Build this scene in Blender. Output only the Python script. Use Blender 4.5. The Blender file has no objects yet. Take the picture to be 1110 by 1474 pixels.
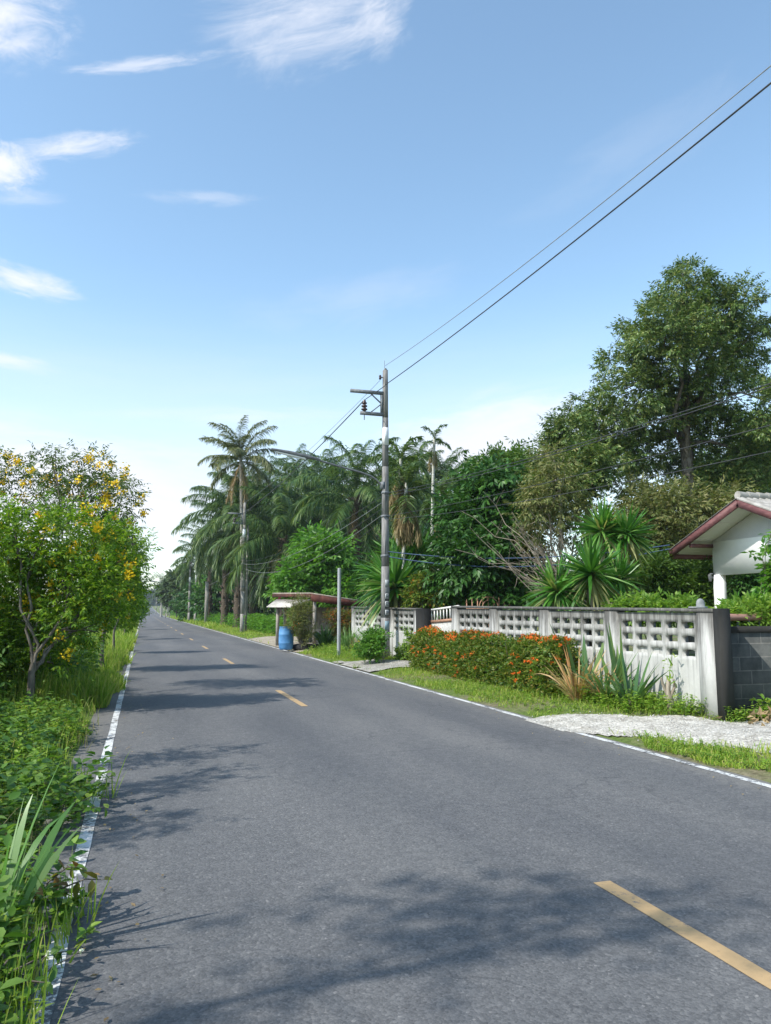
import bpy, math, random
import numpy as np
from math import sin, cos, pi, radians as rad
RNG = np.random.default_rng(11)
random.seed(5)
S = bpy.context.scene
COL = S.collection
EYE = 1.6
YAW, PITCH, FPX = rad(17.4), math.atan(142 / 1109), 1109.0
SUN_EL, SUN_BACK = rad(45), rad(13)

# ------------------------------------------------------------------ survey helpers
def ray(u, v):
    x = (u - 555) / FPX; y = -(v - 737) / FPX
    fy = cos(PITCH) - y * sin(PITCH); up = sin(PITCH) + y * cos(PITCH)
    return np.array([x * cos(YAW) + fy * sin(YAW), -x * sin(YAW) + fy * cos(YAW), up])
def at(u, v, depth):
    r = ray(u, v); d = r[0] * sin(YAW) + r[1] * cos(YAW)
    return r * (depth / d) + np.array([0, 0, EYE])
def atX(u, v, X):
    r = ray(u, v); return r * (X / r[0]) + np.array([0, 0, EYE])
def onz(u, v, z=0.0):
    r = ray(u, v); return r * ((z - EYE) / r[2]) + np.array([0, 0, EYE])
def sst(a, b, x):
    t = np.clip((np.asarray(x, float) - a) / (b - a), 0, 1); return t * t * (3 - 2 * t)
def gz(X, Y):
    X = np.asarray(X, float); Y = np.asarray(Y, float)
    z = 0.13 * sst(5.85, 7.3, X)
    z = z + 0.10 * sst(0.6, 2.2, -X) - 0.35 * sst(3.0, 6.0, -X)
    far = np.clip((Y - 150) / 200, 0, 1.9); z = z + 1.25 * far ** 2
    return z
def g0(x, y): return float(gz(x, y))

# ------------------------------------------------------------------ mesh builder
def unit(a):
    a = np.asarray(a, float); return a / np.maximum(np.linalg.norm(a, axis=-1, keepdims=True), 1e-9)
class MB:
    def __init__(self): self.V = []; self.F = {3: [], 4: []}; self.n = 0; self.poly = []
    def add(self, V, F):
        V = np.asarray(V, float).reshape(-1, 3); F = np.asarray(F, int)
        self.V.append(V); self.F[F.shape[1]].append(F + self.n); self.n += len(V)
    def box(self, c, s, rz=0.0, ry=0.0, taper=1.0):
        x, y, z = np.array(s) / 2.0
        v = np.array([[-x,-y,-z],[x,-y,-z],[x,y,-z],[-x,y,-z],[-x*taper,-y*taper,z],[x*taper,-y*taper,z],[x*taper,y*taper,z],[-x*taper,y*taper,z]])
        if ry: v = v @ np.array([[cos(ry),0,-sin(ry)],[0,1,0],[sin(ry),0,cos(ry)]])
        if rz: v = v @ np.array([[cos(rz),sin(rz),0],[-sin(rz),cos(rz),0],[0,0,1]])
        self.add(v + np.array(c), [[0,3,2,1],[4,5,6,7],[0,1,5,4],[1,2,6,5],[2,3,7,6],[3,0,4,7]])
    def bar(self, a, b, w, h=None):
        """rectangular bar from a to b"""
        a = np.array(a, float); b = np.array(b, float); h = h or w
        d = unit(b - a); s = np.cross(d, [0, 0, 1]);
        if np.linalg.norm(s) < 1e-3: s = np.array([1.0, 0, 0])
        s = unit(s); n = np.cross(s, d); P = []
        for p in (a, b):
            for i, j in ((-1,-1),(1,-1),(1,1),(-1,1)): P.append(p + s*i*w/2 + n*j*h/2)
        self.add(P, [[0,1,2,3],[7,6,5,4],[0,4,5,1],[1,5,6,2],[2,6,7,3],[3,7,4,0]])
    def tube(self, pts, r, k=6, caps=True):
        P = np.array(pts, float); n = len(P); r = np.broadcast_to(np.asarray(r, float), (n,))
        T = np.gradient(P, axis=0); T = unit(T)
        ref = np.array([0, 0, 1.0]) if abs(T[0][2]) < .9 else np.array([1.0, 0, 0])
        A = unit(np.cross(T, ref) + 1e-6); B = np.cross(T, A)
        th = np.arange(k) * 2 * pi / k
        V = P[:, None] + (A[:, None] * np.cos(th)[None, :, None] + B[:, None] * np.sin(th)[None, :, None]) * r[:, None, None]
        i = np.arange(n - 1)[:, None] * k; j = np.arange(k)[None]; j2 = (j + 1) % k
        F = np.stack([i + j, i + j2, i + k + j2, i + k + j], -1).reshape(-1, 4)
        self.add(V, F)
        if caps:
            for e, o in ((0, 1), (n - 1, 0)):
                ring = V[e]; c = P[e]
                f = [[k, a, (a + 1) % k] if not o else [k, (a + 1) % k, a] for a in range(k)]
                self.add(np.vstack([ring, c]), f)
    def lathe(self, prof, c, k=20):
        prof = np.array(prof, float); n = len(prof); th = np.arange(k) * 2 * pi / k
        V = np.stack([prof[:, :1] * np.cos(th), prof[:, :1] * np.sin(th), np.repeat(prof[:, 1:2], k, 1)], -1) + np.array(c)
        i = np.arange(n - 1)[:, None] * k; j = np.arange(k)[None]; j2 = (j + 1) % k
        self.add(V, np.stack([i + j, i + j2, i + k + j2, i + k + j], -1).reshape(-1, 4))
    def leaves(self, P, D, U, L, W, curl=0.12, fold=0.12, fine=False):
        P = np.asarray(P, float); n = len(P)
        if n == 0: return
        L = np.broadcast_to(np.asarray(L, float), (n,))[:, None]; W = np.broadcast_to(np.asarray(W, float), (n,))[:, None]
        D = unit(D); Sd = unit(np.cross(D, U)); N = np.cross(Sd, D)
        if not fine:
            m = P + D * L * .45 - N * L * curl * .3
            V = np.stack([P, m + Sd * W / 2 + N * W * fold, P + D * L - N * L * curl, m - Sd * W / 2 + N * W * fold], 1)
            b = np.arange(n)[:, None] * 4
            self.add(V, np.concatenate([b + [0, 1, 2], b + [0, 2, 3]]))
        else:
            q = lambda t, s, k=0: P + D * L * t + Sd * W * s / 2 - N * L * curl * t * t + N * W * k
            V = np.stack([P, q(.28, .82, fold), q(.28, 0), q(.28, -.82, fold), q(.62, .8, fold), q(.62, 0), q(.62, -.8, fold), q(1, 0)], 1)
            b = np.arange(n)[:, None] * 8
            self.add(V, np.concatenate([b + [0, 1, 2], b + [0, 2, 3], b + [4, 7, 5], b + [5, 7, 6]]))
            self.add(np.zeros((0, 3)), np.zeros((0, 4), int)) if False else None
            base = self.n - len(V) * 8
            self.F[4].append(np.concatenate([b + [1, 4, 5, 2], b + [2, 5, 6, 3]]) + base)
    def blades(self, P, D, L, W, bend=0.3, segs=3, prof=None, roll=0.35, down=None):
        P = np.asarray(P, float); n = len(P)
        if n == 0: return
        D = unit(np.asarray(D, float)); L = np.broadcast_to(np.asarray(L, float), (n,)); W = np.broadcast_to(np.asarray(W, float), (n,))
        bend = np.broadcast_to(np.asarray(bend, float), (n,))
        S_ = unit(np.cross(D, [0, 0, 1.0]) + RNG.normal(0, roll, (n, 3)) + 1e-5)
        t = np.linspace(0, 1, segs + 1)
        w = (1 - t ** 2) * .9 + .1 * (1 - t) if prof is None else np.interp(t, prof[0], prof[1])
        C = P[:, None] + D[:, None] * (L[:, None] * t)[..., None]
        C[..., 2] -= (bend * L)[:, None] * t ** 2
        o = S_[:, None] * (W[:, None] * w)[..., None] / 2
        V = np.stack([C - o, C + o], 2)
        m = (segs + 1) * 2
        b = (np.arange(n) * m)[:, None, None]; k = (np.arange(segs) * 2)[None, :, None]
        F = (b + k + np.array([0, 1, 3, 2])[None, None]).reshape(-1, 4)
        self.add(V, F)
    def build(self, name, mat, parent=None, smooth=False, loc=None):
        me = bpy.data.meshes.new(name)
        V = np.concatenate(self.V); sizes = []; loops = []
        for k in (3, 4):
            if self.F[k]:
                f = np.concatenate(self.F[k]); loops.append(f.ravel()); sizes.append(np.full(len(f), k))
        loops = np.concatenate(loops); sizes = np.concatenate(sizes)
        me.vertices.add(len(V)); me.vertices.foreach_set('co', V.astype(np.float32).ravel())
        me.loops.add(len(loops)); me.loops.foreach_set('vertex_index', loops.astype(np.int32))
        me.polygons.add(len(sizes)); st = np.concatenate([[0], np.cumsum(sizes)[:-1]])
        me.polygons.foreach_set('loop_start', st.astype(np.int32))
        if smooth: me.polygons.foreach_set('use_smooth', np.ones(len(sizes), bool))
        me.update(calc_edges=True); me.validate()
        me.materials.append(mat)
        o = bpy.data.objects.new(name, me); COL.objects.link(o)
        if parent is not None: o.parent = parent
        if loc is not None: o.location = loc
        return o
def share(name, me, parent, loc=(0, 0, 0), rot=(0, 0, 0), sc=1.0):
    o = bpy.data.objects.new(name, me); COL.objects.link(o); o.parent = parent
    o.location = loc; o.rotation_euler = rot; o.scale = (sc, sc, sc) if np.isscalar(sc) else sc
    return o
def tag(o, label, cat, group=None, kind=None):
    o['label'] = label; o['category'] = cat
    if group: o['group'] = group
    if kind: o['kind'] = kind
    return o
def struct(o): o['kind'] = 'structure'; return o
def thing(name, label, cat, loc=(0, 0, 0), rz=0.0, group=None):
    o = bpy.data.objects.new(name, None); COL.objects.link(o); o.empty_display_size = .2
    o.location = loc; o.rotation_euler = (0, 0, rz); return tag(o, label, cat, group)
def copy_tree(o, parent=None):
    c = o.copy(); COL.objects.link(c); c.parent = parent
    for ch in list(o.children): copy_tree(ch, c)
    return c

# ------------------------------------------------------------------ materials
def mat(name):
    m = bpy.data.materials.new(name); m.use_nodes = True; nt = m.node_tree; nt.nodes.clear()
    out = nt.nodes.new('ShaderNodeOutputMaterial'); return m, nt, out
def N(nt, t, **kw):
    n = nt.nodes.new(t)
    for k, v in kw.items():
        if k in n.inputs: n.inputs[k].default_value = v
        else: setattr(n, k, v)
    return n
def ramp(nt, src, stops):
    r = nt.nodes.new('ShaderNodeValToRGB'); nt.links.new(src, r.inputs[0]); e = r.color_ramp.elements
    while len(e) < len(stops): e.new(.5)
    for i, (p, c) in enumerate(stops):
        e[i].position = p; e[i].color = (*c, 1) if len(c) == 3 else c
    return r.outputs[0]
def mixc(nt, f, a, b, mode='MIX'):
    m = nt.nodes.new('ShaderNodeMix'); m.data_type = 'RGBA'; m.blend_type = mode
    for sock, val in ((m.inputs[0], f), (m.inputs[6], a), (m.inputs[7], b)):
        if hasattr(val, 'is_linked'): nt.links.new(val, sock)
        elif isinstance(val, (int, float)): sock.default_value = val
        else: sock.default_value = (*val, 1)
    return m.outputs[2]
def noise(nt, scale, detail=4, rough=.55, vec=None, stretch=None, dist=0, obj=True):
    if vec is None:
        vec = N(nt, 'ShaderNodeTexCoord').outputs['Object']
    if stretch:
        mp = N(nt, 'ShaderNodeMapping'); nt.links.new(vec, mp.inputs[0]); mp.inputs['Scale'].default_value = stretch; vec = mp.outputs[0]
    n = N(nt, 'ShaderNodeTexNoise', Scale=scale, Detail=detail, Roughness=rough, Distortion=dist); nt.links.new(vec, n.inputs['Vector'])
    return n.outputs[0]
def math_(nt, op, a, b=None, clamp=False):
    m = nt.nodes.new('ShaderNodeMath'); m.operation = op; m.use_clamp = clamp
    for i, v in enumerate((a, b)):
        if v is None: continue
        if hasattr(v, 'is_linked'): nt.links.new(v, m.inputs[i])
        else: m.inputs[i].default_value = v
    return m.outputs[0]
def finish(nt, out, color, rough=.8, spec=.3, bump=None, bstr=.3, bdist=.02, metal=0):
    p = N(nt, 'ShaderNodeBsdfPrincipled'); p.inputs['Roughness'].default_value = rough; p.inputs['Specular IOR Level'].default_value = spec; p.inputs['Metallic'].default_value = metal
    if hasattr(color, 'is_linked'): nt.links.new(color, p.inputs['Base Color'])
    else: p.inputs['Base Color'].default_value = (*color, 1)
    if bump is not None:
        b = N(nt, 'ShaderNodeBump', Strength=bstr, Distance=bdist); nt.links.new(bump, b.inputs['Height']); nt.links.new(b.outputs[0], p.inputs['Normal'])
    nt.links.new(p.outputs[0], out.inputs[0]); return p
def leafmat(name, cols, rough=.45, trans=.3, spec=.35, glow=1.25, patch=None):
    m, nt, out = mat(name)
    g = N(nt, 'ShaderNodeNewGeometry')
    k = len(cols); c = ramp(nt, g.outputs['Random Per Island'], [(i / max(k - 1, 1), x) for i, x in enumerate(cols)])
    nz = noise(nt, 1.3 if patch is None else patch, 2)
    c = mixc(nt, 1.0, c, ramp(nt, nz, [(.3, (.72, .78, .7)), (.7, (1.18, 1.15, 1.1))]), 'MULTIPLY')
    p = N(nt, 'ShaderNodeBsdfPrincipled', Roughness=rough); p.inputs['Specular IOR Level'].default_value = spec
    nt.links.new(c, p.inputs['Base Color'])
    t = N(nt, 'ShaderNodeBsdfTranslucent'); nt.links.new(mixc(nt, 1.0, c, (glow * 1.1, glow * 1.15, glow * .55), 'MULTIPLY'), t.inputs[0])
    mx = N(nt, 'ShaderNodeMixShader'); mx.inputs[0].default_value = trans
    nt.links.new(p.outputs[0], mx.inputs[1]); nt.links.new(t.outputs[0], mx.inputs[2]); nt.links.new(mx.outputs[0], out.inputs[0]); return m
def rough_mat(name, c1, c2, scale=6, rough=.8, stretch=None, bstr=.3, bdist=.01, spec=.25, metal=0, detail=6, lo=.35, hi=.65):
    m, nt, out = mat(name); nz = noise(nt, scale, detail, .6, stretch=stretch)
    finish(nt, out, ramp(nt, nz, [(lo, c1), (hi, c2)]), rough, spec, nz, bstr, bdist, metal); return m

M = {}
def asphalt():
    m, nt, out = mat('asphalt'); tc = N(nt, 'ShaderNodeTexCoord').outputs['Object']
    vo = N(nt, 'ShaderNodeTexVoronoi', Scale=70.0); nt.links.new(tc, vo.inputs['Vector'])
    fine = noise(nt, 110, 4, .75, tc); mid = noise(nt, 9, 6, .65, tc); big = noise(nt, .5, 4, .6, tc, (1.2, .3, 1))
    stone = ramp(nt, vo.outputs['Color'], [(.0, (.052, .054, .057)), (.5, (.104, .107, .111)), (.88, (.158, .159, .16)), (1, (.30, .29, .28))])
    c = mixc(nt, .45, stone, ramp(nt, fine, [(.3, (.045, .046, .049)), (.7, (.17, .168, .165))]))
    c = mixc(nt, 1, c, ramp(nt, big, [(.33, (.80, .81, .84)), (.68, (1.22, 1.19, 1.15))]), 'MULTIPLY')
    c = mixc(nt, .6, c, ramp(nt, mid, [(.3, (.75, .75, .76)), (.7, (1.18, 1.17, 1.16))]), 'MULTIPLY')
    x = N(nt, 'ShaderNodeSeparateXYZ'); nt.links.new(tc, x.inputs[0])
    wv = math_(nt, 'MULTIPLY', math_(nt, 'ADD', math_(nt, 'COSINE', math_(nt, 'MULTIPLY', math_(nt, 'SUBTRACT', x.outputs[0], 1.15), 2 * pi / 1.5)), 1.0), .5)
    c = mixc(nt, math_(nt, 'MULTIPLY', wv, .6), c, mixc(nt, 1, c, (1.2, 1.18, 1.15), 'MULTIPLY'))
    # hairline cracks
    wob = N(nt, 'ShaderNodeTexNoise', Scale=1.5, Detail=5.0); nt.links.new(tc, wob.inputs['Vector'])
    vadd = N(nt, 'ShaderNodeVectorMath', operation='ADD'); nt.links.new(tc, vadd.inputs[0]); nt.links.new(wob.outputs['Color'], vadd.inputs[1])
    cr = N(nt, 'ShaderNodeTexVoronoi', feature='DISTANCE_TO_EDGE', Scale=.42); nt.links.new(vadd.outputs[0], cr.inputs['Vector'])
    gate = ramp(nt, noise(nt, .35, 2, .5, tc), [(.44, (0, 0, 0)), (.54, (1, 1, 1))])
    cm = math_(nt, 'MULTIPLY', math_(nt, 'LESS_THAN', cr.outputs['Distance'], .005), gate)
    c = mixc(nt, math_(nt, 'MULTIPLY', cm, .32), c, (.04, .042, .047))
    # sand and dust washed in along both edges
    ed = math_(nt, 'SUBTRACT', math_(nt, 'ABSOLUTE', math_(nt, 'SUBTRACT', x.outputs[0], 2.55)), 2.75)
    ed = math_(nt, 'ADD', math_(nt, 'MULTIPLY', ed, 1.3), math_(nt, 'SUBTRACT', mid, .5))
    c = mixc(nt, ramp(nt, ed, [(.02, (0, 0, 0)), (.5, (.5, .5, .5))]), c, (.19, .178, .155))
    # small dark oil spots
    sp = N(nt, 'ShaderNodeTexVoronoi', Scale=.9); nt.links.new(vadd.outputs[0], sp.inputs['Vector'])
    c = mixc(nt, math_(nt, 'MULTIPLY', math_(nt, 'LESS_THAN', sp.outputs['Distance'], .035), .45), c, (.045, .047, .05))
    h = math_(nt, 'ADD', math_(nt, 'MULTIPLY', vo.outputs['Distance'], -1.0), math_(nt, 'MULTIPLY', fine, .6))
    finish(nt, out, c, .82, .3, h, .55, .004); return m
M['asphalt'] = asphalt()
def paint(name, col, wear=.5):
    m, nt, out = mat(name); a = noise(nt, 26, 8, .75); b = noise(nt, 2.2, 5, .6)
    w = ramp(nt, math_(nt, 'ADD', math_(nt, 'MULTIPLY', a, .7), math_(nt, 'MULTIPLY', b, .5)), [(wear - .03, (1, 1, 1)), (wear + .05, (0, 0, 0))])
    c = mixc(nt, w, mixc(nt, .5, col, ramp(nt, a, [(.3, tuple(x * .72 for x in col)), (.7, col)])), (.12, .12, .125))
    finish(nt, out, c, .75, .3, a, .4, .004); return m
M['white_paint'] = paint('white_road_paint', (.64, .64, .62), .555)
M['yellow_paint'] = paint('yellow_road_paint', (.45, .305, .155), .50)
def ground():
    m, nt, out = mat('verge_soil'); a = noise(nt, 14, 6, .7); b = noise(nt, .6, 4, .6)
    c = ramp(nt, a, [(.3, (.05, .07, .02)), (.5, (.10, .15, .035)), (.7, (.17, .18, .07))])
    c = mixc(nt, ramp(nt, b, [(.45, (0, 0, 0)), (.65, (1, 1, 1))]), c, ramp(nt, a, [(.3, (.10, .08, .05)), (.7, (.26, .22, .15))]))
    finish(nt, out, c, .95, .1, a, .6, .04); return m
M['soil'] = ground()
def gravel(name, lo, mid, hi, sc=34):
    m, nt, out = mat(name); tc = N(nt, 'ShaderNodeTexCoord').outputs['Object']
    vo = N(nt, 'ShaderNodeTexVoronoi', Scale=sc); nt.links.new(tc, vo.inputs['Vector']); nz = noise(nt, 5, 6, .65, tc)
    c = ramp(nt, vo.outputs['Color'], [(0, lo), (.5, mid), (1, hi)])
    c = mixc(nt, 1, c, ramp(nt, nz, [(.3, (.62, .6, .56)), (.6, (1.1, 1.09, 1.07))]), 'MULTIPLY')
    finish(nt, out, c, .9, .2, math_(nt, 'MULTIPLY', vo.outputs['Distance'], -1), .9, .02); return m
M['white_gravel'] = gravel('white_gravel', (.29, .275, .245), (.455, .435, .395), (.64, .62, .57))
M['grey_gravel'] = gravel('grey_gravel', (.20, .19, .17), (.33, .32, .29), (.47, .45, .41), 30)
M['dirt'] = gravel('dirt', (.24, .20, .15), (.34, .30, .24), (.44, .40, .34), 22)
def mouldy(name, base, dirt, z0, z1, amount=.5, low=None):
    """painted cement: black mould runs down from the top edge, splash dirt at the foot"""
    m, nt, out = mat(name); tc = N(nt, 'ShaderNodeTexCoord').outputs['Object']
    sx = N(nt, 'ShaderNodeSeparateXYZ'); nt.links.new(tc, sx.inputs[0])
    run = noise(nt, 3.2, 6, .65, tc, (1, 4.5, .35)); blot = noise(nt, 5, 8, .7, tc); fine = noise(nt, 40, 4, .6, tc)
    h = math_(nt, 'DIVIDE', math_(nt, 'SUBTRACT', sx.outputs[2], z0), z1 - z0)
    k = math_(nt, 'ADD', math_(nt, 'MULTIPLY', run, 1.25), math_(nt, 'MULTIPLY', math_(nt, 'POWER', math_(nt, 'MAXIMUM', h, 0.0), 2.2), amount))
    k = math_(nt, 'ADD', k, math_(nt, 'MULTIPLY', blot, .35))
    c = ramp(nt, blot, [(.3, tuple(x * .82 for x in base)), (.65, base)])
    c = mixc(nt, ramp(nt, math_(nt, 'DIVIDE', k, 2.0), [(.46, (0, 0, 0)), (.69, (.92, .92, .92))]), c, dirt)
    if low:
        kl = math_(nt, 'ADD', math_(nt, 'SUBTRACT', .62, math_(nt, 'MULTIPLY', h, 2.0)), math_(nt, 'MULTIPLY', blot, .5))
        c = mixc(nt, ramp(nt, kl, [(.55, (0, 0, 0)), (.95, (.8, .8, .8))]), c, low)
    finish(nt, out, c, .9, .2, math_(nt, 'ADD', blot, math_(nt, 'MULTIPLY', fine, .5)), .35, .012); return m
M['wall'] = mouldy('weathered_white_wall', (.475, .47, .445), (.075, .072, .066), 0, 1.65, .62, (.24, .215, .17))
M['wall_dark'] = mouldy('mouldy_shaded_wall_end', (.038, .037, .035), (.014, .015, .015), 0, 1.65, .6)  # mould plus the shade of a grazing-sun face, both put into the base colour
def blocks():
    m, nt, out = mat('grey_blocks'); tc = N(nt, 'ShaderNodeTexCoord').outputs['Object']
    sw = N(nt, 'ShaderNodeSeparateXYZ'); nt.links.new(tc, sw.inputs[0]); cb = N(nt, 'ShaderNodeCombineXYZ')
    nt.links.new(sw.outputs[0], cb.inputs[0]); nt.links.new(sw.outputs[2], cb.inputs[1])
    b = N(nt, 'ShaderNodeTexBrick', Scale=1.0); nt.links.new(cb.outputs[0], b.inputs[0])
    b.inputs['Brick Width'].default_value = .39; b.inputs['Row Height'].default_value = .19; b.inputs['Mortar Size'].default_value = .008; b.inputs['Mortar Smooth'].default_value = .2
    b.inputs['Color1'].default_value = (.07, .074, .074, 1); b.inputs['Color2'].default_value = (.115, .12, .117, 1); b.inputs['Mortar'].default_value = (.17, .168, .16, 1)
    nz = noise(nt, 4, 8, .7, tc); c = mixc(nt, 1, b.outputs[0], ramp(nt, nz, [(.3, (.45, .47, .47)), (.7, (1.15, 1.13, 1.08))]), 'MULTIPLY')
    finish(nt, out, c, .93, .15, math_(nt, 'ADD', math_(nt, 'MULTIPLY', b.outputs[1], -.8), math_(nt, 'MULTIPLY', nz, .5)), .6, .02); return m
M['blocks'] = blocks()
M['concrete'] = rough_mat('pole_concrete', (.16, .145, .125), (.36, .34, .31), 3, .9, (3, 3, .5), .4, .01)
M['concrete_dark'] = rough_mat('stained_concrete', (.12, .115, .11), (.30, .29, .28), 3, .9, (3, 3, .5), .4, .01)
M['band'] = rough_mat('white_band_paint', (.66, .66, .66), (.80, .80, .80), 6, .6)
M['steel'] = rough_mat('galvanised_steel', (.10, .11, .12), (.20, .21, .22), 12, .6, None, .1, .003, .3, 0)
M['grey_pipe'] = rough_mat('grey_pipe', (.25, .265, .28), (.36, .37, .38), 8, .55, (1, 1, .3), .1, .003, .4)
M['porcelain'] = rough_mat('brown_porcelain', (.035, .02, .02), (.06, .035, .035), 5, .25, None, .02, .002, .5)
M['cable'] = rough_mat('black_cable', (.03, .032, .036), (.06, .062, .066), 8, .6)
M['cable_grey'] = rough_mat('bare_cable', (.16, .17, .18), (.26, .27, .28), 8, .5)
M['cable_blue'] = rough_mat('blue_cable', (.02, .045, .10), (.04, .075, .14), 8, .5)
M['plaster'] = rough_mat('white_plaster', (.82, .825, .83), (.88, .88, .875), 3, .85, None, .1, .004, .2)
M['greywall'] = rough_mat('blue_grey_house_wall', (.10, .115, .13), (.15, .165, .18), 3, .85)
M['stone'] = rough_mat('pale_stone', (.34, .33, .30), (.60, .585, .55), 30, .9)
M['soffit'] = rough_mat('white_soffit', (.76, .74, .70), (.82, .80, .77), 3, .8)
M['fascia'] = rough_mat('maroon_fascia', (.11, .045, .048), (.19, .085, .082), 5, .6, (1, 1, 3), .15, .004)
M['rooftile'] = rough_mat('fibre_cement_roof', (.22, .205, .18), (.38, .36, .33), 4, .9, None, .3, .01)
M['rust'] = rough_mat('rusty_sheet', (.05, .016, .012), (.11, .038, .028), 5, .8, (1, 1, .4), .3, .01)
M['rust_pale'] = rough_mat('old_roof_sheet', (.26, .21, .17), (.42, .36, .30), 5, .8)
M['awning'] = rough_mat('pale_awning_sheet', (.34, .31, .27), (.52, .49, .44), 4, .8)
M['gatewhite'] = rough_mat('white_gate_paint', (.55, .53, .48), (.74, .73, .70), 9, .55)
M['gaterust'] = rough_mat('rusty_gate_rail', (.25, .13, .08), (.42, .24, .16), 9, .7)
M['rail'] = rough_mat('brown_rail', (.24, .12, .085), (.36, .20, .15), 6, .5, None, .1, .004, .4)
M['barrel'] = rough_mat('blue_plastic', (.05, .17, .36), (.10, .26, .48), 3, .5, None, .1, .004, .4)
M['black'] = rough_mat('black_rubber', (.018, .018, .018), (.04, .04, .04), 6, .8)
M['bark'] = rough_mat('grey_bark', (.06, .05, .04), (.17, .15, .12), 9, .9, (2, 2, .5), .8, .02)
M['twig'] = rough_mat('pale_twig', (.22, .18, .13), (.40, .34, .27), 9, .9, (2, 2, .5), .4, .01)
M['palmtrunk'] = rough_mat('palm_trunk', (.045, .036, .028), (.12, .092, .066), 8, .95, (1, 1, 2), .9, .03)
M['coco'] = rough_mat('coconut_trunk', (.20, .185, .165), (.36, .34, .31), 5, .9, (1, 1, 5), .5, .02)
M['areca'] = rough_mat('areca_trunk', (.34, .33, .29), (.52, .51, .46), 3, .8, (1, 1, 8), .3, .01)
M['lampgrey'] = rough_mat('lamp_grey', (.10, .105, .11), (.17, .175, .18), 8, .45)
M['glass'] = rough_mat('lamp_cover', (.6, .6, .58), (.7, .7, .68), 8, .2)
M['redcloth'] = rough_mat('red_cloth', (.42, .04, .08), (.58, .08, .14), 8, .8)
M['plate'] = rough_mat('white_plate', (.30, .32, .33), (.40, .41, .41), 9, .5)
M['plateblue'] = rough_mat('pale_blue_notice', (.20, .29, .34), (.27, .36, .40), 9, .6)
M['ink'] = rough_mat('black_ink', (.02, .02, .022), (.035, .035, .04), 9, .6)
M['knob'] = rough_mat('grey_cement', (.16, .17, .175), (.28, .29, .29), 7, .9)
M['wood'] = rough_mat('old_timber', (.16, .14, .12), (.34, .31, .27), 7, .85, (1, 1, .3), .3, .008)

L_ = {}
L_['tecoma'] = leafmat('tecoma_leaf', [(.06, .14, .012), (.11, .22, .016), (.18, .30, .022), (.27, .36, .03)], .5, .42)
L_['tecoma_pale'] = leafmat('tecoma_sparse_leaf', [(.045, .085, .022), (.08, .13, .035), (.13, .18, .05)], .5, .3)
L_['yellow'] = leafmat('yellow_petal', [(.85, .50, .01), (.92, .62, .02), (.92, .70, .05)], .5, .25, .2, 1.0)
L_['oil'] = leafmat('oil_palm_leaf', [(.022, .060, .018), (.038, .088, .026), (.062, .12, .034), (.11, .175, .048), (.20, .25, .08)], .45, .25, .35)
L_['coconut'] = leafmat('coconut_leaf', [(.07, .10, .045), (.12, .15, .065), (.20, .21, .10), (.28, .26, .15)], .5, .25)
L_['dead'] = leafmat('dead_frond', [(.20, .14, .085), (.30, .22, .13), (.38, .29, .18)], .8, .25, .1)
L_['straw2'] = leafmat('straw_frond', [(.20, .15, .085), (.30, .24, .14), (.38, .32, .20)], .8, .25, .1)
L_['areca'] = leafmat('areca_leaf', [(.05, .10, .03), (.10, .16, .05), (.16, .21, .08)], .45, .3)
L_['durian'] = leafmat('durian_leaf', [(.045, .085, .022), (.08, .145, .036), (.14, .21, .052), (.24, .25, .085)], .42, .22, .4, 1.25, .5)
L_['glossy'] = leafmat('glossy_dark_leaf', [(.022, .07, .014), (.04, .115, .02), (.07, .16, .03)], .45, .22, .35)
L_['mixed'] = leafmat('mid_green_leaf', [(.045, .10, .018), (.085, .165, .028), (.14, .21, .04)], .5, .3)
L_['olive'] = leafmat('olive_leaf', [(.09, .12, .03), (.14, .16, .05), (.22, .20, .085), (.12, .16, .04)], .6, .3)
L_['bright'] = leafmat('bright_leaf', [(.06, .17, .02), (.10, .24, .03), (.16, .30, .05)], .45, .38)
L_['lime'] = leafmat('lime_leaf', [(.12, .24, .03), (.19, .32, .05), (.26, .36, .07)], .45, .4)
L_['yucca'] = leafmat('yucca_leaf', [(.03, .11, .015), (.055, .17, .022), (.09, .24, .035), (.20, .34, .09)], .35, .25, .5)
L_['yuccapale'] = leafmat('yucca_old_leaf', [(.24, .25, .10), (.34, .32, .15), (.16, .24, .06)], .5, .3)
L_['ixora'] = leafmat('ixora_leaf', [(.05, .12, .015), (.09, .17, .02), (.16, .21, .03), (.24, .20, .04)], .45, .3)
L_['orange'] = leafmat('ixora_flower', [(.72, .10, .02), (.80, .18, .03), (.78, .26, .05)], .6, .2, .1, 1.0)
L_['grass'] = leafmat('verge_grass', [(.13, .24, .025), (.21, .33, .04), (.30, .39, .06), (.40, .39, .13)], .55, .35, .25, 1.25, .8)
L_['drygrass'] = leafmat('dry_grass', [(.26, .22, .10), (.38, .32, .17), (.24, .26, .09)], .7, .3, .2)
L_['weed'] = leafmat('verge_weed', [(.09, .19, .02), (.15, .28, .03), (.22, .34, .045), (.32, .39, .08)], .45, .36, .35, 1.25, 1.2)
L_['weeddark'] = leafmat('dark_weed', [(.05, .13, .02), (.10, .20, .03), (.17, .27, .05)], .45, .34)
L_['cane'] = leafmat('cane_leaf', [(.09, .21, .05), (.15, .28, .09), (.24, .34, .16)], .4, .35, .45)
L_['reddish'] = leafmat('reddish_leaf', [(.20, .07, .04), (.14, .12, .03), (.10, .18, .03), (.30, .12, .05)], .45, .35)
L_['straw'] = leafmat('dried_strap_leaf', [(.42, .26, .12), (.52, .36, .20), (.34, .28, .10), (.45, .20, .09)], .6, .3)
L_['strap'] = leafmat('strap_leaf', [(.05, .13, .045), (.08, .17, .055), (.14, .22, .06)], .35, .25, .5)
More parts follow.
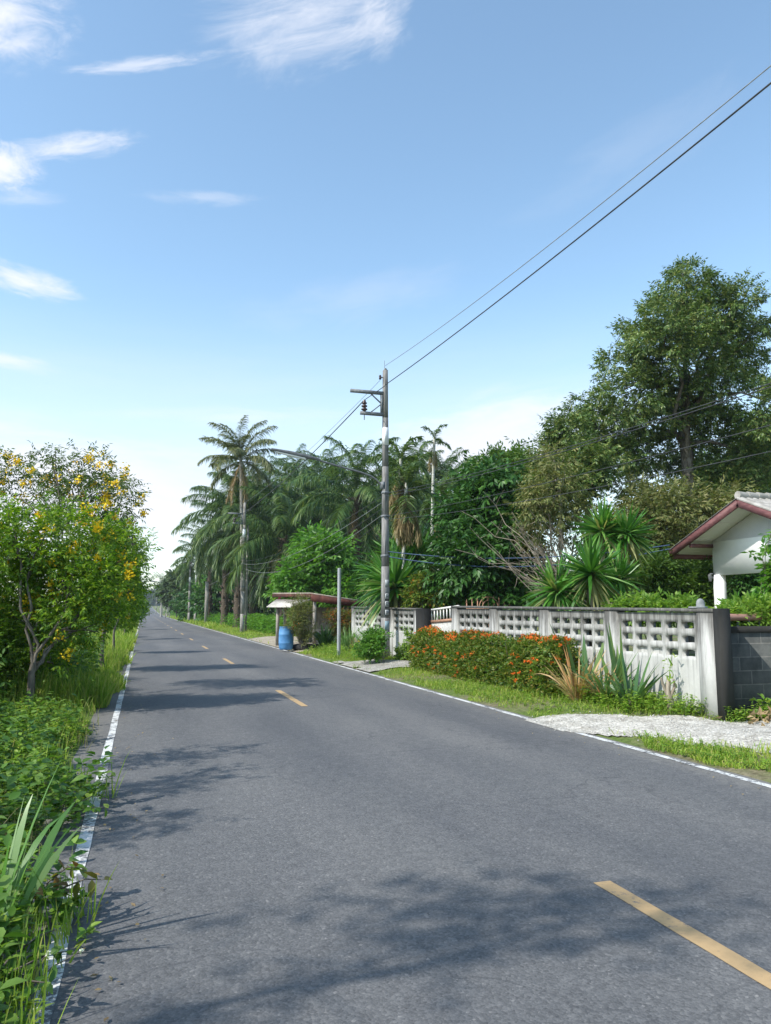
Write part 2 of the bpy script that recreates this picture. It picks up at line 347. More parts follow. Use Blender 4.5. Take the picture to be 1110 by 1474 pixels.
L_['white'] = leafmat('white_petal', [(.7, .7, .66), (.8, .8, .78)], .6, .3)
L_['distant'] = leafmat('distant_leaf', [(.04, .075, .03), (.065, .105, .04), (.10, .14, .055)], .6, .2)

# ------------------------------------------------------------------ world, sun, camera
def make_world():
    w = bpy.data.worlds.new('World'); S.world = w; w.use_nodes = True; nt = w.node_tree; nt.nodes.clear()
    out = N(nt, 'ShaderNodeOutputWorld'); bg = N(nt, 'ShaderNodeBackground', Strength=0.15); nt.links.new(bg.outputs[0], out.inputs[0])
    sky = N(nt, 'ShaderNodeTexSky'); sky.sky_type = 'NISHITA'; sky.sun_disc = False; sky.sun_elevation = SUN_EL
    sky.sun_rotation = pi + (pi / 2 - SUN_BACK); sky.air_density = 1.0; sky.dust_density = .6; sky.ozone_density = 1.6
    tc = N(nt, 'ShaderNodeTexCoord').outputs['Generated']; s = N(nt, 'ShaderNodeSeparateXYZ'); nt.links.new(tc, s.inputs[0])
    az = math_(nt, 'ARCTAN2', s.outputs[0], s.outputs[1]); el = math_(nt, 'ARCSINE', s.outputs[2])
    def azel(u, v):
        r = unit(ray(u, v)); return math.atan2(r[0], r[1]), math.asin(r[2])
    total = None
    # (pixel centre, half sizes in pixels, tilt, density, streak stretch, lo, hi)
    CL = [((440, 15), 190, 100, .3, .85, (1.1, 3.0), .28, .85), ((540, 30), 70, 60, .5, .7, (1.2, 2.6), .25, .8), ((380, 70), 60, 75, .9, .4, (1.4, 3.0), .3, .9), ((5, 25), 110, 75, .3, .9, (1.3, 1.8), .3, .7),
          ((95, 210), 130, 26, .33, .8, (1.4, 1.2), .3, .7), ((5, 240), 60, 45, 0, .95, (1.1, 1.1), .25, .6),
          ((35, 405), 95, 28, -.12, .85, (.9, .8), .22, .55), ((15, 520), 90, 17, -.1, .65, (.9, .8), .25, .6), ((20, 285), 80, 22, .2, .4, (1, 1), .3, .7),
          ((210, 92), 125, 13, .3, .6, (1.5, .8), .25, .6), ((290, 285), 120, 16, .06, .33, (1.5, .8), .3, .7),
          ((40, 715), 430, 125, .0, .95, (1.2, 1.6), -.05, .5), ((420, 790), 1600, 380, .0, .58, (.5, .5), -.4, .8), ((690, 650), 300, 95, .18, .85, (1.6, 1.6), .12, .5),
          ((1000, 700), 400, 120, 0, .5, (1.4, 1.4), .2, .7), ((330, 600), 260, 22, .05, .35, (1.6, 1), .25, .7), ((520, 430), 260, 60, .2, .16, (1.5, 1), .3, .7), ((900, 230), 260, 60, .35, .10, (1.5, 1), .3, .7)]
    for i, ((u, v), a, b, tilt, dens, st, lo, hi) in enumerate(CL):
        a0, e0 = azel(u, v); ka = 1 / FPX
        dx = math_(nt, 'MULTIPLY', math_(nt, 'SUBTRACT', az, a0), cos(e0)); dy = math_(nt, 'SUBTRACT', el, e0)
        x = math_(nt, 'ADD', math_(nt, 'MULTIPLY', dx, cos(tilt)), math_(nt, 'MULTIPLY', dy, sin(tilt)))
        y = math_(nt, 'SUBTRACT', math_(nt, 'MULTIPLY', dy, cos(tilt)), math_(nt, 'MULTIPLY', dx, sin(tilt)))
        x = math_(nt, 'DIVIDE', x, a * ka); y = math_(nt, 'DIVIDE', y, b * ka)
        cb = N(nt, 'ShaderNodeCombineXYZ'); nt.links.new(math_(nt, 'MULTIPLY', x, st[0]), cb.inputs[0]); nt.links.new(math_(nt, 'MULTIPLY', y, st[1]), cb.inputs[1]); cb.inputs[2].default_value = i * 7.3 + 1.1
        nz = N(nt, 'ShaderNodeTexNoise', Scale=1.5, Detail=10.0, Roughness=.66, Distortion=.45); nt.links.new(cb.outputs[0], nz.inputs['Vector'])
        q = math_(nt, 'SQRT', math_(nt, 'ADD', math_(nt, 'MULTIPLY', x, x), math_(nt, 'MULTIPLY', y, y)))
        fall = math_(nt, 'SUBTRACT', 1.0, q, True)
        val = math_(nt, 'ADD', math_(nt, 'MULTIPLY', fall, .75), math_(nt, 'MULTIPLY', math_(nt, 'SUBTRACT', nz.outputs[0], .5), 1.1))
        mr = N(nt, 'ShaderNodeMapRange', interpolation_type='SMOOTHSTEP'); nt.links.new(val, mr.inputs[0]); mr.inputs[1].default_value = lo * .6; mr.inputs[2].default_value = hi * 1.25; mr.inputs[3].default_value = 0; mr.inputs[4].default_value = dens
        msk = math_(nt, 'MULTIPLY', mr.outputs[0], math_(nt, 'MULTIPLY', fall, 3.0, True))
        total = msk if total is None else math_(nt, 'SUBTRACT', math_(nt, 'ADD', total, msk), math_(nt, 'MULTIPLY', total, msk))
    c = mixc(nt, total, mixc(nt, 1.0, sky.outputs[0], SKYTINT, 'MULTIPLY'), CLOUD)
    nt.links.new(c, bg.inputs[0])
CLOUD = (4.3, 4.4, 4.75); SKYTINT = (1.22, 1.28, 1.17)
make_world()
sun = bpy.data.lights.new('sun', 'SUN'); sun.energy = 3.5; sun.angle = rad(.55); sun.color = (1, .955, .88)
so = bpy.data.objects.new('sun', sun); COL.objects.link(so)
from mathutils import Vector
sd = Vector((cos(SUN_BACK) * cos(SUN_EL), sin(SUN_BACK) * cos(SUN_EL), -sin(SUN_EL)))
so.rotation_euler = sd.to_track_quat('-Z', 'Y').to_euler(); so.location = (-20, -5, 25)
cam = bpy.data.cameras.new('camera'); co = bpy.data.objects.new('camera', cam); COL.objects.link(co)
co.location = (0, 0, EYE); co.rotation_euler = (pi / 2 + PITCH, 0, -YAW); cam.sensor_width = 36; cam.lens = FPX / 1474 * 36; cam.clip_end = 6000; cam.clip_start = .05
S.camera = co
S.view_settings.view_transform = 'Standard'; S.view_settings.look = 'None'; S.view_settings.gamma = 1; S.view_settings.exposure = 0.68
S.render.engine = 'CYCLES'; S.cycles.max_bounces = 6; S.cycles.transparent_max_bounces = 8; S.cycles.use_denoising = True
try: S.cycles.denoiser = 'OPENIMAGEDENOISE'
except Exception: pass

# ------------------------------------------------------------------ ground, road, markings
def grid(xs, ys, dz=0.0, hfun=gz):
    xs = np.asarray(xs, float); ys = np.asarray(ys, float); X, Y = np.meshgrid(xs, ys)
    V = np.stack([X, Y, hfun(X, Y) + dz], -1); nx, ny = len(xs), len(ys)
    i = np.arange(ny - 1)[:, None] * nx; j = np.arange(nx - 1)[None]
    return V.reshape(-1, 3), np.stack([i + j, i + j + 1, i + nx + j + 1, i + nx + j], -1).reshape(-1, 4)
YS = np.concatenate([np.arange(-25, 50, .5), np.arange(50, 150, 4), np.arange(150, 400, 10), [430, 470, 500, 530, 560, 600, 800, 1000]])
def ground_h(X, Y):
    z = gz(X, Y); on_road = (X > -.72) & (X < 5.8)
    bump = .025 * np.sin(X * 3.1 + np.sin(Y * 1.7)) * np.sin(Y * 2.3 + X)
    return np.where(on_road, z - np.where((X > -.55) & (X < 5.6), .12, .042), z + np.where((X < -1.2) | (X > 6.2), bump, 0))
b = MB(); b.add(*grid(np.concatenate([[-700, -300, -100, -40, -20], np.arange(-12, -.9, .5), [-.85, -.6, 0, 2, 4, 5.7, 5.95], np.arange(6.3, 14, .45), [16, 20, 28, 40, 60, 100, 200, 400, 700]]), YS, 0, ground_h)); struct(b.build('ground', M['soil'], smooth=True))
b = MB()
ys = YS[(YS >= -25) & (YS <= 600)]
Le = -.74 + .05 * np.sin(ys * 1.3) + .05 * np.sin(ys * 3.7 + 1); Re = 5.86 + .05 * np.sin(ys * 1.1 + 2) + .04 * np.sin(ys * 4.1)
xs_ = np.linspace(0, 1, 9); V = []
for y, l, r in zip(ys, Le, Re):
    for t in xs_:
        x = l + (r - l) * t; V.append((x, y, float(gz(2.5, y)) + .035 * (1 - (2 * t - 1) ** 2) - .03))
nx = 9; i = np.arange(len(ys) - 1)[:, None] * nx; j = np.arange(nx - 1)[None]
b.add(V, np.stack([i + j, i + j + 1, i + nx + j + 1, i + nx + j], -1).reshape(-1, 4)); struct(b.build('road', M['asphalt'], smooth=True))
def roadz(x, y):
    t = (x + .74) / 6.6 * 8; k = math.floor(t); f = lambda q: .035 * (1 - (2 * q / 8 - 1) ** 2); return float(gz(2.5, y)) + f(k) + (f(k + 1) - f(k)) * (t - k) - .03
def strip(name, x0, x1, y0, y1, m, wob=.0):
    yy = np.arange(y0, y1 + 1e-6, .25 if y1 - y0 < 8 else .5); V = []
    for k, y in enumerate(yy):
        w0 = wob * (random.random() - .5); w1 = wob * (random.random() - .5)
        for x in (x0 + w0, x1 + w1): V.append((x, y, roadz(x, y) + .004))
    i = np.arange(len(yy) - 1)[:, None] * 2
    b = MB(); b.add(V, i + np.array([[0, 1, 3, 2]])); return struct(b.build(name, m))
strip('road_edge_line', -.375, -.285, -20, 500, M['white_paint'], .012)
strip('road_edge_line', 5.60, 5.70, -20, 500, M['white_paint'], .02)
for y0, y1 in [(1.2, 4.22), (13.05, 15.95), (23.95, 26.85), (33.6, 36.4), (43.6, 46.5), (54, 57), (64.5, 67.5), (75, 78), (86, 89), (97, 100)] + [(108 + 11 * k, 111 + 11 * k) for k in range(10)]:
    strip('centre_line_dash', 2.605, 2.72, y0, y1, M['yellow_paint'], .006)
def sheet_h(X, Y):
    return gz(X, Y) - .03 * (1 - sst(5.72, 5.92, X)) + .025 * np.sin(X * 3.1 + np.sin(Y * 1.7)) * np.sin(Y * 2.3 + X) * sst(5.9, 6.4, X)
def sheet(name, poly, m, dz=.02, step=.2):
    """irregular ground patch: grid points inside a closed outline"""
    P = np.array(poly, float); x0, y0 = P.min(0); x1, y1 = P.max(0)
    xs = np.arange(x0, x1 + step, step); ys = np.arange(y0, y1 + step, step); V, F = grid(xs, ys, dz, sheet_h)
    c = V[F].mean(1); ins = np.zeros(len(c), bool); q = np.roll(P, -1, 0)
    wob = .12 * np.sin(c[:, 0] * 5 + c[:, 1] * 3) + .1 * np.sin(c[:, 1] * 7.3)
    cx = c[:, 0] + wob * .6; cy = c[:, 1] + wob * .6
    for (ax, ay), (bx, by) in zip(P, q):
        k = ((ay > cy) != (by > cy)) & (cx < (bx - ax) * (cy - ay) / (by - ay + 1e-9) + ax); ins ^= k
    b = MB(); b.add(V, F[ins]); return struct(b.build(name, m, smooth=True))
DRIVE = [(5.52, 10.7), (6.35, 10.75), (7.05, 9.75), (7.75, 8.65), (9.5, 7.6), (14, 6.6), (14, 3.5), (9.5, 4.4), (7.6, 5.6), (6.75, 6.7), (6.3, 7.6), (6.05, 8.6), (5.5, 9.4)]
sheet('gravel_driveway', DRIVE, M['white_gravel'], .012, .06)
GATE_DR = [(5.74, 24.2), (6.6, 23.2), (7.6, 21.6), (9.5, 21.6), (9.5, 18.9), (7.6, 19.0), (6.6, 19.6), (5.74, 20.0)]
sheet('gravel_gateway', GATE_DR, M['grey_gravel'], .03, .15)
HUT_DR = [(5.74, 45), (7.5, 44), (11, 43), (11, 33), (7.2, 31.5), (5.74, 29.5)]
sheet('dirt_forecourt', HUT_DR, M['dirt'], .03, .25)
def inside(poly, x, y):
    P = np.array(poly, float); q = np.roll(P, -1, 0); ins = np.zeros(len(x), bool)
    for (ax, ay), (bx, by) in zip(P, q):
        ins ^= ((ay > y) != (by > y)) & (x < (bx - ax) * (y - ay) / (by - ay + 1e-9) + ax)
    return ins
def off_drives(x, y):
    return ~(inside(DRIVE, x, y) | inside(GATE_DR, x, y) | inside(HUT_DR, x, y))

# ------------------------------------------------------------------ plant helpers
def rdir(n, up=0.0):
    d = RNG.normal(0, 1, (n, 3)); d = unit(d); d[:, 2] += up; return unit(d)
def sprays(mb, P, D, k, gap, L, W, droop=.3, spread=.9, fine=False):
    """twigs carrying k pairs of leaflets and an end one"""
    P = np.asarray(P, float); n = len(P); D = unit(D); Sd = unit(np.cross(D, [0, 0, 1.0]) + RNG.normal(0, .25, (n, 3))); U = np.cross(Sd, D)
    for i in range(k):
        base = P + D * gap * (i + .4); base[:, 2] -= droop * .25 * (gap * (i + .4)) ** 2 / max(gap * k, .01)
        for s in (-1, 1):
            d = D * (1 - spread * .5) + Sd * s * spread + RNG.normal(0, .22, (n, 3)); d[:, 2] -= droop
            mb.leaves(base, d, U + RNG.normal(0, .35, (n, 3)), L * RNG.uniform(.75, 1.2, n), W * RNG.uniform(.8, 1.2, n), fine=fine)
    d = D + RNG.normal(0, .15, (n, 3)); d[:, 2] -= droop
    mb.leaves(P + D * gap * k, d, U + RNG.normal(0, .3, (n, 3)), L * 1.1, W, fine=fine)
def crown_points(clusters, n, hollow=2.4):
    """n points spread through the clusters (x,y,z,rx,ry,rz[,weight]); returns points and outward directions"""
    C = np.array([c[:6] for c in clusters], float); w = np.array([(c[6] if len(c) > 6 else 1.0) * (c[3] * c[4] * c[5]) ** .72 for c in clusters]); w /= w.sum()
    k = RNG.choice(len(C), n, p=w); d = rdir(n); r = RNG.uniform(0, 1, n) ** (1 / hollow)
    return C[k, :3] + d * r[:, None] * C[k, 3:6], d
def crown(mb, clusters, n_clump, per, rad_, k, gap, L, W, droop=.35, fine=False, hollow=2.4, up=.2):
    cp, cd = crown_points(clusters, n_clump, hollow)
    cr = rad_ * RNG.uniform(.6, 1.35, n_clump)
    idx = np.repeat(np.arange(n_clump), per); n = len(idx)
    off = RNG.normal(0, .5, (n, 3)) * cr[idx][:, None]; off[:, 2] *= .7
    D = unit(cd[idx] * .6 + unit(off) * .6 + RNG.normal(0, .4, (n, 3)) + np.array([0, 0, up]))
    sprays(mb, cp[idx] + off, D, k, gap, L, W, droop, fine=fine)
    return cp, cd
def limb(mb, a, b, r0, r1, sag=.1, k=6, segs=6, wig=.06):
    a = np.array(a, float); b = np.array(b, float); t = np.linspace(0, 1, segs + 1)[:, None]
    L = np.linalg.norm(b - a); P = a + (b - a) * t; P[:, 2] += sag * L * np.sin(pi * t[:, 0]) * .5
    P[1:-1] += RNG.normal(0, wig * L * .4, (segs - 1, 3)); mb.tube(P, np.linspace(r0, r1, segs + 1), k, False); return P
def skeleton(mb, base, fork, r0, clusters, per=3, rl=.35, twig=.012, skip=1):
    base = np.array(base, float); fork = np.array(fork, float)
    limb(mb, base - [0, 0, .1], fork, r0, r0 * .62, 0, 8, 6, .03)
    for c in clusters[::skip]:
        c_ = np.array(c[:3], float); st = base + (fork - base) * RNG.uniform(.7, 1.0)
        P = limb(mb, st, c_, r0 * rl * RNG.uniform(.8, 1.2), twig * 1.6, .12, 6, 6)
        for _ in range(per):
            p = P[RNG.integers(3, 7)]; e = c_ + rdir(1)[0] * np.array(c[3:6]) * .8
            limb(mb, p, e, twig * 1.5, twig * .5, .1, 4, 4)
def broad_tree(name, label, cat, base, fork, clusters, r0, leafm, n_clump, per, rad_, k, gap, L, W, droop=.35, group=None, barkm=None, fine=False, hollow=2.4, per_l=3, rl=.35, skip=1):
    t = thing(name, label, cat, tuple(base), 0, group); o = np.array(base, float)
    cl = [tuple(np.array(c[:3]) - o) + tuple(c[3:]) for c in clusters]
    b = MB(); skeleton(b, (0, 0, 0), np.array(fork) - o, r0, cl, per_l, rl, skip=skip); b.build('trunk', barkm or M['bark'], t, True)
    b = MB(); pts = crown(b, cl, n_clump, per, rad_, k, gap, L, W, droop, fine, hollow); b.build('crown', leafm, t)
    return t, pts
def cl_px(lst, depth, dj=1.0):
    """crown lobes from (u, v, r_px[, d offset]) at a given distance"""
    out = []
    for q in lst:
        d = depth + (q[3] if len(q) > 3 else RNG.uniform(-1, 1) * dj); p = at(q[0], q[1], d); r = q[2] * d / FPX
        out.append((p[0], p[1], p[2], r * 1.05, r * 1.05, r * .9))
    return out

# ------------------------------------------------------------------ utility poles and lines
PX, PY = 7.2, 23.0
def utility_pole(label, loc, H=9.2, plates=True, arms=True, group='concrete utility poles along the right verge', w0=.26, w1=.165, band=(6.73, 7.3)):
    t = thing('utility_pole', label, 'utility pole', loc, 0, group); b = MB()
    zs = np.linspace(-.3, H, 7)
    for z0, z1 in zip(zs[:-1], zs[1:]):
        wa = w0 + (w1 - w0) * max(z0, 0) / H; wb = w0 + (w1 - w0) * z1 / H
        b.box((0, 0, (z0 + z1) / 2), (wa, wa * .92, z1 - z0), taper=wb / wa)
    b.box((0, 0, H + .03), (w1 * .8, w1 * .75, .07), taper=.6); b.build('pole_shaft', M['concrete_dark'] if plates else M['concrete'], t)
    b = MB(); wz = w0 + (w1 - w0) * band[0] / H + .012; b.box((0, 0, sum(band) / 2), (wz, wz * .94, band[1] - band[0]), taper=.97); b.build('white_band', M['band'], t)
    if arms:
        b = MB(); b.box((-.62, -.02, 8.42), (1.12, .09, .10)); b.build('crossarm', M['steel'], t)
        b = MB(); b.box((-.46, -.02, 7.72), (.78, .09, .10)); b.build('lower_arm', M['steel'], t)
        b = MB(); b.box((-.145, -.02, 8.07), (.07, .08, .6)); b.build('strut', M['steel'], t)
        for z0, z1 in ((8.37, 8.09), (7.77, 8.05)):
            b = MB(); b.bar((-.50, -.02, z0), (-.17, -.02, z1), .035); b.build('brace', M['steel'], t)
        b = MB(); b.lathe([(0, 0), (.03, 0), (.05, .02), (.07, .05), (.10, .06), (.10, .09), (.055, .11), (.055, .15), (.095, .165), (.095, .195), (.05, .215), (.05, .25), (.085, .265), (.085, .29), (.045, .31), (.055, .35), (.03, .38), (0, .385)], (-.72, -.02, 7.77), 16); b.build('insulator', M['porcelain'], t, True)
        b = MB(); b.tube([(-.72, -.02, 7.5), (-.72, -.02, 7.68)], .014, 6); b.build('insulator_bolt', M['steel'], t)
        b = MB(); b.tube([(-.03, 0, H), (-.03, 0, H + .32)], .012, 5); b.build('top_pin', M['steel'], t)
        b = MB(); b.lathe([(0, 0), (.035, 0), (.045, .04), (.03, .07), (.045, .1), (.03, .14), (0, .15)], (-.19, 0, H - .32), 10); b.build('spool_insulator', M['porcelain'], t, True)
        b = MB(); b.bar((-.19, 0, H - .25), (-.06, 0, H - .25), .03); b.build('spool_bracket', M['steel'], t)
    for z in (5.2, 4.45, 3.2):
        ww = w0 + (w1 - w0) * z / H + .03
        b = MB(); b.box((0, 0, z), (ww, ww * .95, .07)); b.build('clamp_band', M['steel'], t)
    if plates:
        fy = lambda z: -(w0 + (w1 - w0) * z / H) * .92 / 2 - .008
        z = 2.35; b = MB(); b.box((.03, fy(z), z), (.13, .012, .20)); b.build('blank_plate', M['plate'], t)
        for z, strokes in ((1.94, [(-.03, 0, .012, .12), (.0, .055, .07, .012), (.0, 0, .07, .012), (.0, -.055, .07, .012), (.03, .02, .012, .07)]),
                           (1.70, [(-.03, 0, .012, .12), (.03, .03, .012, .06), (0, .055, .06, .012), (0, 0, .06, .012), (.025, -.03, .014, .06)]),
                           (1.44, [(-.022, -.01, .012, .11), (.022, -.01, .012, .11), (0, .05, .045, .012), (0, -.01, .04, .012)])):
            b = MB(); b.box((.03, fy(z), z), (.16, .012, .21)); pl = b.build('number_plate', M['ink'], t)
            b = MB(); b.box((.03, fy(z) - .008, z), (.125, .006, .17)); f = b.build('plate_face', M['plate'], pl)
            b = MB()
            for x, zz, w, h in strokes: b.box((.03 + x, fy(z) - .0135, z + zz), (w, .004, h))
            b.build('numeral', M['ink'], pl)
        z = 1.05; b = MB(); b.box((.02, fy(z), z), (.17, .01, .26)); b.build('notice', M['plateblue'], t)
    return t
utility_pole('tall stained concrete pole with white band and small number plates beside the breeze block wall', (PX, PY, .1))
p2 = at(347.5, 905, 55)
utility_pole('second concrete pole with white band standing in front of the coconut palm', (p2[0], p2[1], g0(p2[0], p2[1])), plates=False)
q2 = at(353, 905, 55.6)
t = thing('slim_pole', 'slim grey concrete pole tight against the pole before the coconut palm', 'pole', (q2[0], q2[1], g0(*q2[:2])))
b = MB(); b.box((0, 0, 3.7), (.17, .15, 7.8), taper=.8); b.build('pole_shaft', M['concrete'], t); b = MB(); b.box((0, 0, 7.62), (.16, .14, .06)); b.build('pole_cap', M['steel'], t)
FARP = [((271, 890), 110, 'distant concrete pole with crossarm at the left edge of the oil palms'), ((280, 890), 106, 'thin distant pole just right of the crossarm pole by the palms'), ((237.5, 884), 172, 'far pole with street lamp above the pale fence'), ((243, 884), 165, 'thin far pole beside the far street lamp')]
for (uv, d, lab) in FARP:
    p = at(*uv, d); X, Y = p[0], p[1]; full = 'crossarm' in lab
    utility_pole(lab, (X, Y, g0(X, Y)), H=9.2 if full else 8.2, plates=False, arms=full, group='distant poles along the road', w0=.32 if full else .2, w1=.2 if full else .14, band=(5.6, 6.3))
def street_lamp(label, base, reach, z, group=None, rise=.75, k=1.0):
    t = thing('street_lamp', label, 'street lamp', base, 0, group)
    b = MB(); P = [(-.02, 0, 0), (-.16, 0, .16), (-.36, 0, .27), (-.7, 0, .37), (-reach * .6, 0, .52), (-reach, 0, rise)]; b.tube(P, [.03 * k] * 6, 8); b.build('lamp_arm', M['lampgrey'], t, True)
    e = np.array(P[-1]); b = MB(); b.tube([e + [.35, 0, -.05], e + [0, 0, 0], e + [-.55, 0, .09], e + [-1.15, 0, .18]], [.04 * k, .062 * k, .066 * k, .035 * k], 10); h = b.build('lamp_head', M['lampgrey'], t, True)
    b = MB(); b.tube([e + [-.1, 0, -.06], e + [-.55, 0, .02], e + [-1.0, 0, .10]], [.035 * k, .045 * k, .025 * k], 10); b.build('lamp_cover', M['glass'], h, True)
    b = MB(); b.box((.04, 0, -.02), (.1, .2, .22)); b.build('bracket', M['steel'], t)
street_lamp('long street lamp reaching over the road from the banded pole', (PX - .15, PY, 5.55), 2.35, 5.5)
p = at(237.5, 884, 172); street_lamp('tiny far street lamp over the pale fence', (p[0], p[1], 7.4), 2.6, 7.4, None, .6, 2.2)
p = at(224, 880, 260); utility_pole('farthest little pole with lamp at the end of the road', (p[0], p[1], g0(p[0], p[1])), H=8.5, plates=False, arms=False, group='distant poles along the road', w0=.3, w1=.2, band=(5.6, 6.3))
street_lamp('farthest street lamp at the end of the road', (p[0], p[1], g0(p[0], p[1]) + 7.4), 3.0, 7.4, None, .6, 2.6)

def cable(label, pts, r, m, sag=0.0, n=40):
    """pts: two ends with sag, or three points joined by a parabola in Y"""
    P = np.array(pts, float)
    if len(P) == 2:
        t = np.linspace(0, 1, n)[:, None]; C = P[0] + (P[1] - P[0]) * t; C[:, 2] -= 4 * sag * (t * (1 - t))[:, 0]
    else:
        y = np.linspace(P[0, 1], P[2, 1], n); C = np.zeros((n, 3)); C[:, 1] = y
        for a in (0, 2): 
            for i in range(3):
                j, k = [q for q in range(3) if q != i]
                C[:, a] += P[i, a] * (y - P[j, 1]) * (y - P[k, 1]) / ((P[i, 1] - P[j, 1]) * (P[i, 1] - P[k, 1]))
    b = MB(); b.tube(C, r, 5); o = b.build('overhead_cable', m, None, True)
    tag(o, label, 'cable', 'overhead cables'); return o
ins1 = (PX - .72, PY, 8.25)
m1 = atX(1110, 120, 6.42); cable('thick black cable rising from the brown insulator to the upper right', [ins1, m1, (6.6, -22, 8.3)], .012, M['cable'])
m2 = atX(1110, 95, 7.1); cable('thin topmost wire from the banded pole tip to the upper right', [(PX - .03, PY, 9.42), m2, (7.2, -22, 9.3)], .008, M['cable_grey'])
for i, (z, v, lab) in enumerate([(5.28, 552, 'upper of the two paired cables crossing the durian tree'), (5.18, 557, 'lower of the two paired cables crossing the durian tree'), (4.55, 612, 'third cable down crossing in front of the durian tree'), (4.45, 650, 'lowest black cable crossing low before the durian tree')]):
    m = atX(1110, v, 7.05); cable(lab, [(PX + .0, PY, z), m, (7.2, -22, z)], .007 if i < 2 else .006, M['cable'])
in2 = (p2[0] - .72, p2[1], 8.1)
cable('black cable from the brown insulator down to the second pole', [ins1, in2], .018, M['cable'], .35)
cable('thin top wire running from the banded pole to the second pole', [(PX - .19, PY, 8.95), (p2[0] - .03, p2[1], 9.3)], .008, M['cable_grey'], .3)
for i in range(5):
    cable(['highest', 'second highest', 'middle', 'second lowest', 'lowest'][i] + ' of five sagging wires in front of the dark oil palms', [(PX - .1, PY - .05 + .04 * i, 5.2 - .2 * i), (p2[0] - .3 + .12 * i, p2[1], 5.1 - .17 * i)], .008, M['cable_grey'] if i % 2 else M['cable'], .55 + .12 * i)
q = at(296, 843, 95)
cable('wire from the second pole back to the square concrete post', [(p2[0] - .2, p2[1], 4.9), q], .012, M['cable_grey'], .25)

# ------------------------------------------------------------------ breeze block walls
def ray_poly(c, ang, poly):
    d = (cos(ang), sin(ang)); best = 1e9
    for (x1, y1), (x2, y2) in zip(poly, poly[1:] + poly[:1]):
        ex, ey = x2 - x1, y2 - y1; den = d[0] * ey - d[1] * ex
        if abs(den) < 1e-12: continue
        t = ((x1 - c[0]) * ey - (y1 - c[1]) * ex) / den; s = ((x1 - c[0]) * d[1] - (y1 - c[1]) * d[0]) / den
        if t > 0 and -1e-9 <= s <= 1 + 1e-9: best = min(best, t)
    return (c[0] + d[0] * best, c[1] + d[1] * best)
def breeze_cell(b, y0, y1, z0, z1, hy, hz, x0, x1):
    cy, cz = (y0 + y1) / 2, (z0 + z1) / 2; c = (cy, cz)
    rect = [(y0, z0), (y1, z0), (y1, z1), (y0, z1)]
    arch = [(cy - hy, cz - hz), (cy - hy * .5, cz - hz * .82), (cy, cz - hz * .76), (cy + hy * .5, cz - hz * .82), (cy + hy, cz - hz), (cy + hy, cz + hz * .62)]
    arch += [(cy + hy * .92 * cos(a), cz + hz * (.62 + .38 * sin(a))) for a in np.linspace(.35, pi - .35, 6)] + [(cy - hy, cz + hz * .62)]
    angs = [math.atan2(q[1] - cz, q[0] - cy) for q in rect + arch]; angs = sorted(set(round(a, 6) for a in angs))
    O = [ray_poly(c, a, rect) for a in angs]; I = [ray_poly(c, a, arch) for a in angs]; n = len(angs)
    V = [(x0, *q) for q in O] + [(x0, *q) for q in I] + [(x1, *q) for q in O] + [(x1, *q) for q in I]; F = []
    for k in range(n):
        l = (k + 1) % n
        F += [[k, n + k, n + l, l], [2*n + k, 2*n + l, 3*n + l, 3*n + k], [n + k, 3*n + k, 3*n + l, n + l]]
    b.add(V, F)
def slabface(b, y0, y1, z0, z1, x0, x1):
    b.add([(x0, y0, z0), (x0, y1, z0), (x0, y1, z1), (x0, y0, z1), (x1, y0, z0), (x1, y1, z0), (x1, y1, z1), (x1, y0, z1)], [[0, 3, 2, 1], [4, 5, 6, 7]])
def breeze_wall(name, label, X, ys, top, first_end=True, endmat=None, nc=5, filled=(), pil=.34):
    """ys: pilaster centres, near to far"""
    t = thing(name, label, 'wall', (X, ys[0], 0))
    T = lambda y: top(y + ys[0]); rel = [y - ys[0] for y in ys]
    for k, (a, c) in enumerate(zip(rel[:-1], rel[1:])):
        a_, c_ = a + pil / 2, c - pil / 2; b = MB(); zt = T((a_ + c_) / 2) - .02; ph, pw = .20, (c_ - a_ - .12) / nc
        y0 = (a_ + c_) / 2 - pw * nc / 2; x0, x1 = 0, .11
        slabface(b, a_, c_, zt - .09, zt, x0, x1); slabface(b, a_, c_, -.2, zt - .09 - 3 * ph, x0, x1)
        slabface(b, a_, y0, zt - .09 - 3 * ph, zt - .09, x0, x1); slabface(b, y0 + pw * nc, c_, zt - .09 - 3 * ph, zt - .09, x0, x1)
        for i in range(nc):
            for j in range(3):
                z1 = zt - .09 - j * ph; breeze_cell(b, y0 + i * pw, y0 + (i + 1) * pw, z1 - ph, z1, pw * .37, ph * .275, x0, x1)
                if (k, i, j) in filled: slabface(b, y0 + i * pw + .02, y0 + (i + 1) * pw - .02, z1 - ph + .02, z1 - .02, x0 + .045, x1 - .02)
        b.build('breeze_panel', M['wall'], t)
    for k, a in enumerate(rel):
        zt = T(a); b = MB(); b.box((.05, a, (zt - .2) / 2), (.17, pil, zt + .2)); b.build('pilaster', M['wall'], t)
    for k, (a, c) in enumerate(zip(rel[:-1], rel[1:])):
        b = MB(); b.bar((.05, a - (pil / 2 + .01 if k == 0 else 0), T(a) + .022), (.05, c + (pil / 2 + .01 if k == len(rel) - 2 else 0), T(c) + .022), .20, .05); b.build('coping', M['wall'], t)
    return t
WX = 7.62; TOP = lambda y: 1.58 + (y - 8.9) * .0102
w = breeze_wall('breeze_block_wall', 'long weathered white breeze block wall behind the orange flowering hedge', WX, [9.12, 11.43, 13.72, 16.05, 18.33], TOP, filled=((0, 2, 2), (0, 3, 2), (2, 1, 1)))
b = MB(); b.box((.05, -.235, .78), (.19, .12, 1.70)); b.build('end_pillar', M['wall_dark'], w)
